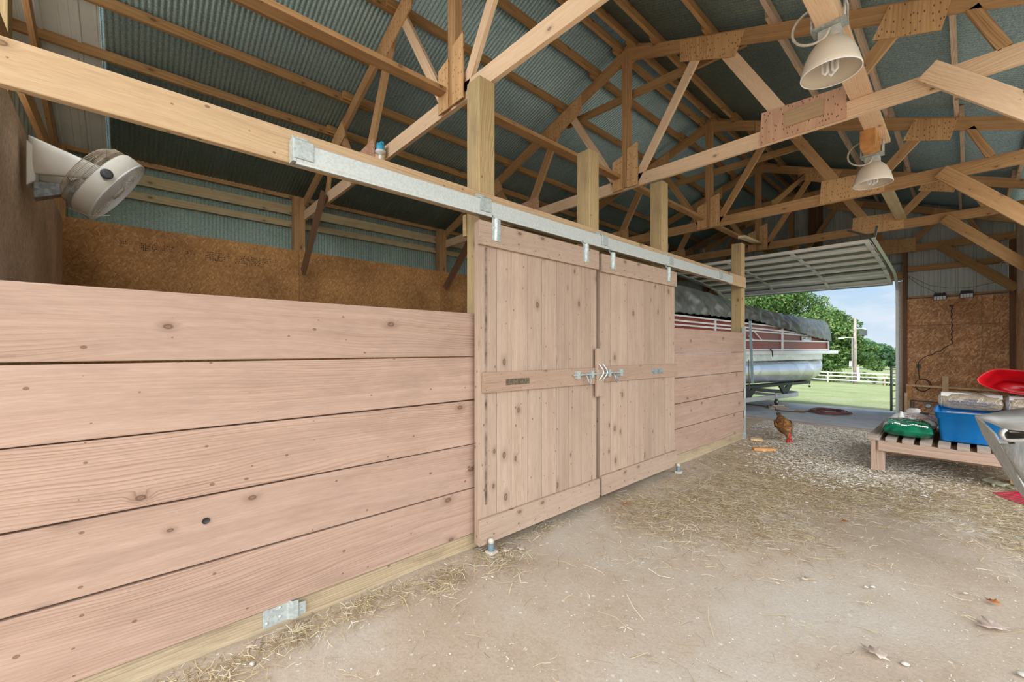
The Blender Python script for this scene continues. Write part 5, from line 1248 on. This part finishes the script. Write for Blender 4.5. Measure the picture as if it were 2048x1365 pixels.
blin(MB(), .60, .66, .128, .134, .235, .275).build('marker_light', 'amber', tr, plabel='orange marker light')
for s_ in (-3.9, -3.1):
    for w_ in (.02, BW-.17):
        c = bp_(s_, w_, .27); q = MB().lathe(c, [(.14, 0), (.22, .0), (.26, .02), (.27, .07), (.26, .13), (.22, .15), (.14, .15)], BL, 28, True, True); q.build('tyre', 'wheel_black', tr)
MB().tube([bp_(-.05, .10, .34), bp_(-.05, .10, .19)], .026, 12).build('jack_tube', 'trailer_grey', tr)
q = MB().lathe(bp_(-.05, .075, .150), [(.03, 0), (.062, .0), (.068, .01), (.068, .028), (.062, .038), (.03, .038)], BL, 22, True, True); q.build('jack_wheel', 'wheel_black', tr)
MB().lathe(bp_(-.05, .070, .150), [(.022, 0), (.022, .045)], BL, 10, True, True).build('jack_wheel_hub', 'trailer_grey', tr)
MB().tube([bp_(1.66, .2, .52), bp_(1.68, .2, .44)], .006, 6).box(*[v for a in (0, 1, 2) for v in (bp_(1.68, .2, .40)[a]-.02, bp_(1.68, .2, .40)[a]+.02)]).build('hanging_plug', 'black', tr)
# wood stack under the jack
zz = .012
for k, (ln, wd, an, m_, lb) in enumerate(((.42, .24, .15, 'grey_slat', 'bottom board of the wood stack under the trailer jack'), (.36, .22, -.1, 'grey_slat', 'middle board of the wood stack under the trailer jack'), (.24, .14, .05, 'grey_purlin', 'top board of the wood stack right under the jack wheel'))):
    c = bp_(-.03, .09, zz); u = (Matrix.Rotation(an, 3, 'Z') @ Vector((.85, .5, 0))).normalized(); v = Vector((-u.y, u.x, 0)); hz = .024
    MB().hexa([c+u*a*ln/2+v*b*wd/2+Vector((0, 0, d)) for d in (0, hz-.001) for a, b in ((-1, -1), (1, -1), (1, 1), (-1, 1))], 0).build('blocking_board', m_, label=lb, cat='board', bevel=.002); zz += hz
MB().box(-.20, -.02, 9.98, 10.06, .013, .045, 0).build('blocking_board', 'dark_brace', label='dark reddish wood scrap beside the stack under the jack', cat='board', bevel=.003)

# hose coil
t = thing('garden_hose', 'coiled dark red-brown garden hose on the concrete slab', 'hose', (.34, 10.45, .012))
q = MB(); pts = []
for k in range(7*30):
    a = 2*math.pi*k/30; r = .33-.015*(k/30)+.02*math.sin(k*.37); pts.append(Vector((.30+r*math.cos(a)*1.05, 10.42+r*math.sin(a)*1.25, .026+.012*(k/30 % 3)+.004*math.sin(k))))
q.tube(pts, .011, 7).build('coil', 'hose_brown', t)
q = MB(); pts = [Vector((-.03, 10.30, .026)), Vector((-.12, 10.05, .026)), Vector((-.25, 9.95, .026)), Vector((-.42, 9.9, .026)), Vector((-.55, 10.0, .026))]
q.tube(pts, .010, 7).build('loose_end', 'hose_brown', t)
MB().tube([(-2.2, 10.75, .024), (-1.2, 10.5, .024), (-.62, 10.38, .024)], .010, 7).build('loose_end', 'hose_brown', t)

# ---------------------------------------------------------------- straw, shavings, gravel
def blades(name, mat, pts, lmin, lmax, w_, zlift, curl, label, cat, ang=None):
    n = len(pts); V = np.zeros((n*6, 3)); F = []
    a = rng.uniform(0, 2*math.pi, n) if ang is None else rng.normal(ang, .6, n)
    l = rng.uniform(lmin, lmax, n); c = rng.normal(0, curl, n); ww = w_*rng.uniform(.6, 1.3, n); z0 = rng.uniform(.001, zlift, n); tz = rng.normal(0, .12, n)*l
    for k, u in enumerate((-.5, 0, .5)):
        aa = a+c*(u+.5); dx = np.cos(aa)*l*u; dy = np.sin(aa)*l*u
        nx_ = -np.sin(aa)*ww/2; ny_ = np.cos(aa)*ww/2
        z = np.maximum(.0015, z0+tz*u+(.5-abs(u))*l*.06+noise_arr(pts[:, 0], pts[:, 1])*.007-.004)
        V[k*2::6] = np.stack([pts[:, 0]+dx+nx_, pts[:, 1]+dy+ny_, z], 1); V[k*2+1::6] = np.stack([pts[:, 0]+dx-nx_, pts[:, 1]+dy-ny_, z+ww*.3], 1)
    b = np.arange(n)*6
    Fq = np.concatenate([np.stack([b, b+1, b+3, b+2], 1), np.stack([b+2, b+3, b+5, b+4], 1)])
    me = bpy.data.meshes.new(name); me.from_pydata(V.tolist(), [], Fq.tolist()); me.materials.append(M[mat]); me.update()
    o = bpy.data.objects.new(name, me); C.objects.link(o); tag(o, label, cat, None, 'stuff'); return o
def noise_arr(x, y): return (np.sin(x*3.1+y*1.7)+np.sin(x*1.3-y*4.1+1.1)+np.sin(x*7.3+2.2*y+.4)*.5+np.sin(y*9.1-x*5.2)*.35)/2.85
def scatter(n, blobs, base=0.0, box=(.02, 3.4, -.6, 8.5)):
    """density from soft elliptical blobs (x, y, rx, ry, weight)"""
    out = []; tot = 0
    while tot < n:
        x = rng.uniform(box[0], box[1], n*2); y = rng.uniform(box[2], box[3], n*2); d = np.full(x.shape, base)
        for bx, by, rx, ry, wt in blobs: d = np.maximum(d, wt*np.exp(-(((x-bx)/rx)**2+((y-by)/ry)**2)))
        cl_ = .5+.5*np.sin(x*9+np.sin(y*7)*2)*np.sin(y*8+np.sin(x*5)*2); d = d*(.35+.9*cl_)
        k = rng.random(x.shape) < d; out.append(np.stack([x[k], y[k]], 1)); tot += k.sum()
    return np.concatenate(out)[:n]
blobs = [(.75, 4.0, .45, 1.0, .9), (.55, 3.2, .35, .45, .7), (1.0, 4.9, .7, .8, .8), (1.7, 5.0, .8, .55, .9), (2.3, 5.3, .7, .5, .8), (.9, 6.6, .9, .9, .7), (1.2, 3.6, .35, .5, .45), (2.2, 6.6, .6, 1.2, .7), (1.3, 7.6, 1.0, .8, .5), (2.6, 4.7, .4, .6, .6), (.07, 2.2, .08, .5, .5), (.3, 5.3, .3, 1.0, .5),
         (.12, 1.72, .22, .13, 1.0), (.08, .9, .11, .30, .7), (.07, .45, .13, .22, .9), (.12, 1.3, .14, .14, .9), (.17, .15, .17, .2, .8)]
pts = scatter(70000, blobs, .008)
blades('straw', 'straw', pts, .02, .10, .0022, .014, .5, 'loose yellow straw strewn over the dirt floor', 'straw')
pts = scatter(2200, blobs[:12], .03)
blades('straw_stalks', 'straw', pts, .10, .24, .002, .012, .5, 'longer straw stalks lying across the dirt floor', 'straw')
sb = [(1.05, 6.9, .6, .9, 1.2), (.5, 8.1, .6, .5, .9), (1.6, 6.4, .45, .9, .6), (1.1, 8.2, 1.2, .4, .9), (1.2, 5.6, .5, .6, .4), (1.9, 7.9, .8, .6, .6)]
pts = scatter(34000, sb, .002, (-.3, 3.0, 4.8, 8.55))
blades('wood_shavings', 'shaving', pts, .02, .055, .008, .016, 2.2, 'pale curly wood shavings on the floor towards the concrete slab', 'wood shavings')
# gravel: small irregular octahedra
def gravel(name, pts, smin, smax, label):
    n = len(pts); s_ = rng.uniform(smin, smax, n)*rng.uniform(.5, 1, n); base_ = np.array([(1, 0, 0), (-1, 0, 0), (0, 1, 0), (0, -1, 0), (0, 0, .7), (0, 0, -.5), ])
    V = np.zeros((n*6, 3))
    an = rng.uniform(0, 6.28, n)
    for k, (a, b, c) in enumerate(base_):
        jx = rng.uniform(.6, 1.3, n)
        x = (a*np.cos(an)-b*np.sin(an))*s_*jx; y = (a*np.sin(an)+b*np.cos(an))*s_*jx
        V[k::6] = np.stack([pts[:, 0]+x, pts[:, 1]+y, np.maximum(-.004, noise_arr(pts[:, 0], pts[:, 1])*.007-.005)+c*s_*.8+s_*.15], 1)
    f = []
    tri = [(0, 2, 4), (2, 1, 4), (1, 3, 4), (3, 0, 4), (2, 0, 5), (1, 2, 5), (3, 1, 5), (0, 3, 5)]
    b = np.arange(n)*6; F = np.concatenate([np.stack([b+t_[0], b+t_[1], b+t_[2]], 1) for t_ in tri])
    me = bpy.data.meshes.new(name); me.from_pydata(V.tolist(), [], F.tolist()); me.materials.append(M['pebble']); me.update()
    o = bpy.data.objects.new(name, me); C.objects.link(o); tag(o, label, 'gravel', None, 'stuff')
pts = np.stack([rng.uniform(.05, 3.4, 9000), rng.uniform(-.5, 8.5, 9000)], 1); gravel('gravel', pts, .002, .0065, 'fine gravel grains scattered over the dirt floor')
pts = np.stack([rng.uniform(-.3, 3.2, 9000), 8.57-np.abs(rng.normal(0, .45, 9000))], 1); gravel('pale_gravel', pts, .006, .014, 'coarser pale gravel along the edge of the concrete slab')
def stone(x, y, s_, lb):
    rr = []; r0 = random.Random(int(x*1000+y*77))
    for i in range(7):
        th = math.pi*i/6; rr.append([Vector((x+s_*math.sin(th)*math.cos(a)*(1+.15*math.sin(2*a+x*9)), y+s_*.75*math.sin(th)*math.sin(a)*(1+.15*math.cos(3*a)), .004-s_*.42*math.cos(th))) for a in [2*math.pi*k/12 for k in range(12)]])
    MB().loft(rr).build('stone', 'stone', label=lb, cat='stone', group='loose pale stones on the dirt floor')
for x, y, s_, lb in ((2.002, 2.373, .016, 'largest pale stone near the lower right of the floor'), (2.33, 2.645, .02, 'grey stone at the lower right corner of the picture'), (1.825, 3.01, .014, 'pale stone in the right foreground, left of the orange leaf'), (1.80, 2.98, .012, 'flat pale stone touching its twin in the right foreground'),
                     (1.254, 4.244, .014, 'pale stone in the straw in front of the bench leg'), (1.461, 2.664, .010, 'small stone on bare dirt in the middle foreground'), (2.169, 3.296, .010, 'small white stone on the bare dirt near the right edge'), (.335, 1.531, .012, 'pale stone in front of the left sliding door foot'), (.17, .372, .014, 'pale chip of stone by the kickboard at the lower left')):
    stone(x, y, s_, lb)
def leaf(x, y, s_, rot, mat, lb):
    pts = [(0, -1), (.18, -.6), (.55, -.55), (.35, -.2), (.8, .05), (.35, .2), (.45, .6), (.12, .55), (0, 1), (-.14, .5), (-.5, .62), (-.32, .2), (-.75, .0), (-.33, -.2), (-.5, -.6), (-.16, -.55)]
    n = len(pts); c_, s2 = math.cos(rot), math.sin(rot); mb = MB(); P_ = []
    for (a, b) in pts: P_.append((x+s_*(a*c_-b*s2), y+s_*(a*s2+b*c_), .010+.012*abs(a)*s_/.05+.004*math.sin(b*5+x)))
    b0 = len(mb.v); mb.v += [(x, y, .006)]+P_
    for i in range(n): mb.face([b0, b0+1+i, b0+1+(i+1) % n], [(0, 0)]*3, True)
    mb.build('dry_leaf', mat, label=lb, cat='leaf', group='dry leaves on the dirt floor', solid=.0008)
for a in ((2.265, 3.278, .035, 1.0, 'leaf_orange', 'small orange dry leaf on the bare dirt at the lower right'), (2.257, 2.985, .07, 2.2, 'leaf_dry', 'large pale dry leaf near the right edge of the floor'), (1.909, 2.355, .055, 1.2, 'leaf_dry', 'pale dry leaf at the bottom of the picture right of the middle'), (1.554, 2.825, .03, .2, 'leaf_dry', 'small dry leaf in the middle of the bare floor'),
          (.16, 1.80, .05, .5, 'leaf_dry', 'brown dry leaf beside the blue floor guide'), (.20, 1.88, .045, 1.5, 'leaf_dry', 'dry leaf a little right of the blue floor guide'), (.06, .40, .045, 1.8, 'leaf_dry', 'pinkish dry leaf against the kickboard left of the bent bracket'), (.25, 3.05, .04, .9, 'leaf_orange', 'reddish dry leaf in front of the right sliding door'), (1.554, 3.983, .03, 2.5, 'leaf_orange', 'orange dry leaf in the straw in front of the bench'), (.14, 1.25, .035, 2.5, 'leaf_dry', 'grey dry leaf in the straw below the long plank wall')):
    leaf(*a)

# ---------------------------------------------------------------- outside
def fpost(x, y, h_, m_, lb, w_=.12):
    z = gz(y); return MB().box(x-w_/2, x+w_/2, y-w_/2, y+w_/2, z-.1, z+h_, 2)
t = thing('rail_fence', 'pale three-rail fence across the lawn in front of the trees', 'fence', (-6, 57, gz(57)))
fp = [(-24, 62.5), (-16.2, 60.3), (-8.4, 58.1), (-3.34, 55.4), (1.7, 52.8), (7, 50.2)]
for k, (x, y) in enumerate(fp): fpost(x, y, 1.25, None, '').build('fence_post', 'fence_brown' if k == 3 else 'fence_pale', t)
for h_ in (.35, .78, 1.15):
    for (xa, ya), (xb, yb) in zip(fp[:-1], fp[1:]): MB().beam((xa, ya-.08, gz(ya)+h_), (xb, yb-.08, gz(yb)+h_), .04, .13).build('rail', 'fence_pale', t)
t = thing('utility_pole', 'grey wooden utility pole with small lamps beside the rail fence', 'utility pole', (-5.86, 57, gz(57)))
zp = gz(57)
MB().tube([(-5.86, 57, zp-.1), (-5.86, 57, zp+4), (-5.86, 57, zp+7.05)], [.17, .15, .12], 14).build('pole', 'pole_wood', t)
MB().beam((-5.86, 57, zp+5.0), (-6.9, 56.4, zp+4.95), .06, .06).beam((-6.75, 56.5, zp+4.93), (-7.15, 56.25, zp+4.9), .2, .14).build('lamp_arm', 'boat_white', t)
MB().beam((-5.75, 57, zp+5.95), (-5.0, 57.2, zp+5.9), .06, .06).build('lamp_arm', 'boat_white', t)
MB().box(-5.5, -4.9, 56.9, 57.3, zp+5.2, zp+5.75, 0).build('camera_box', 'dark_grey', t)
for a in ((-6.2, zp+1.9, .55), (-5.6, zp+1.3, .5), (-5.55, zp+.4, .8)): MB().box(a[0]-.1, a[0]+.12, 56.7, 56.85, a[1], a[1]+a[2], 2).build('meter_box', 'boat_white', t)
MB().tube([(-6.08, 56.8, zp+.1), (-6.08, 56.8, zp+5)], .04, 6).build('conduit', 'fence_pale', t)
# pipe gate folded back outside the doorway
t = thing('pipe_gate', 'dark tubular gate swung open just outside the doorway', 'gate', (1.15, 12.0, 0))
MB().tube([(1.105, 11.82, 0.0), (1.105, 11.82, .93)], .022, 10).build('gate_post', 'pipe_dark', t)
for z in (.10, .25, .42, .60, .78, .91): MB().tube([(1.105, 11.82, z), (1.62, 13.2, z)], .014, 8).build('gate_bar', 'pipe_dark' if z > .9 else 'galv_part', t)
MB().tube([(1.62, 13.2, 0), (1.62, 13.2, .93)], .022, 10).build('gate_post', 'pipe_dark', t)

def leaves(clusters, n, size, seed=1, flat=.6):
    r = np.random.default_rng(seed); cl = np.array([c[:3] for c in clusters]); rad = np.array([c[3] for c in clusters]); vol = rad**2; idx = r.choice(len(clusters), n, p=vol/vol.sum())
    d = r.normal(size=(n, 3)); d /= np.linalg.norm(d, axis=1)[:, None]; rr_ = rad[idx]*(r.random(n)**.25)*r.uniform(.82, 1.08, n)
    c = cl[idx]+d*rr_[:, None]*np.array([1, 1, .8])
    a = r.normal(size=(n, 3)); a /= np.linalg.norm(a, axis=1)[:, None]; nn = d+.8*a; b = np.cross(nn, r.normal(size=(n, 3))); b /= np.linalg.norm(b, axis=1)[:, None]; e = np.cross(nn, b); e /= np.linalg.norm(e, axis=1)[:, None]
    s_ = size*r.uniform(.6, 1.4, n)[:, None]
    V = np.stack([c-b*s_, c-e*s_*.5, c+b*s_, c+e*s_*.5], 1).reshape(-1, 3)
    return V, np.arange(n*4).reshape(n, 4)
def leafmesh(name, V, F, mat, parent):
    me = bpy.data.meshes.new(name); me.from_pydata((V-np.array(ORG[parent.name])).tolist(), [], F.tolist()); me.materials.append(M[mat]); me.update()
    o = bpy.data.objects.new(name, me); C.objects.link(o); o.parent = parent; ORG[o.name] = ORG[parent.name]; return o
def tree(base_, blobs_, n, size, mat, lb, trunk=.35, seed=1, name='tree', group=None):
    t = thing(name, lb, 'tree' if name == 'tree' else 'bush', base_, group)
    r = random.Random(seed); cl = []
    for (cx, cy, cz, R) in blobs_:
        for k in range(int(18*R/3)+6):
            th = r.uniform(0, 6.28); ph = math.acos(r.uniform(-.6, 1)); q_ = R*r.uniform(.55, .95); cl.append((cx+q_*math.sin(ph)*math.cos(th), cy+q_*math.sin(ph)*math.sin(th), cz+q_*.85*math.cos(ph), R*r.uniform(.18, .36)))
    V, F = leaves(cl, n, size, seed); leafmesh('foliage', V, F, mat, t)
    if trunk:
        top_ = Vector(blobs_[0][:3]); b0 = Vector(base_)
        MB().tube([b0-Vector((0, 0, .2)), b0.lerp(top_, .4), top_], [trunk, trunk*.8, trunk*.4], 12).build('trunk', 'bark', t)
        q = MB()
        for k in range(14):
            c = cl[(k*37) % len(cl)]; m_ = b0.lerp(top_, .35+.03*k); q.tube([m_, m_.lerp(Vector(c[:3]), .5)+Vector((0, 0, .3)), c[:3]], [trunk*.35, trunk*.2, trunk*.06], 6)
        q.build('branches', 'bark', t)
    return t
tz_ = gz(66)
tree((-13, 66, tz_), [(-14, 66, 4.2, 6.0), (-20, 67, 5.5, 6.5), (-9.8, 65, 3.0, 4.3), (-7.0, 64.5, .2, 3.0), (-12.5, 63, .2, 4.6), (-21, 65, .5, 5.5), (-27, 68, 4, 7)], 90000, .20, 'leaf_green', 'big spreading green tree beyond the fence, behind the utility pole', .5, 3)
tree((-22, 62, gz(62)), [(-22, 62, gz(62)+.9, 1.4), (-18, 61.8, gz(62)+.8, 1.3), (-14, 61.6, gz(62)+.9, 1.4), (-10.5, 60.6, gz(62)+.8, 1.3)], 14000, .12, 'leaf_bush', 'bright leafy bushes under the big tree along the fence', 0, 5, 'bush')
tree((-5.5, 58.6, gz(60)), [(-5.2, 58.8, gz(60)+.45, 1.0), (-7.5, 60.0, gz(60)+.6, 1.2), (-3.0, 57.6, gz(60)+.35, .8)], 8000, .10, 'leaf_bush', 'low weeds and bushes along the fence right of the pole', 0, 6, 'bush')
for k, (x, y, R, lb) in enumerate(((-16, 150, 6.5, 'distant woodland tree beyond the lawn, left of its neighbours'), (-7, 158, 6.2, 'distant rounded woodland tree near the right door jamb'), (3, 152, 6.0, 'distant woodland tree right behind the door jamb'), (-30, 160, 9.0, 'tall distant tree hidden mostly by the big tree'), (-45, 150, 10, 'distant tree far left beyond the lawn'), (14, 150, 6.5, 'distant tree hidden behind the gable wall'))):
    tree((x, y, gz(y)), [(x, y, gz(y)+R*.62, R*.75), (x-R*.5, y-1, gz(y)+R*.45, R*.55), (x+R*.5, y-1, gz(y)+R*.45, R*.55)], 9000, .38, 'leaf_far', lb, .3, 20+k, 'tree', 'distant woodland trees')
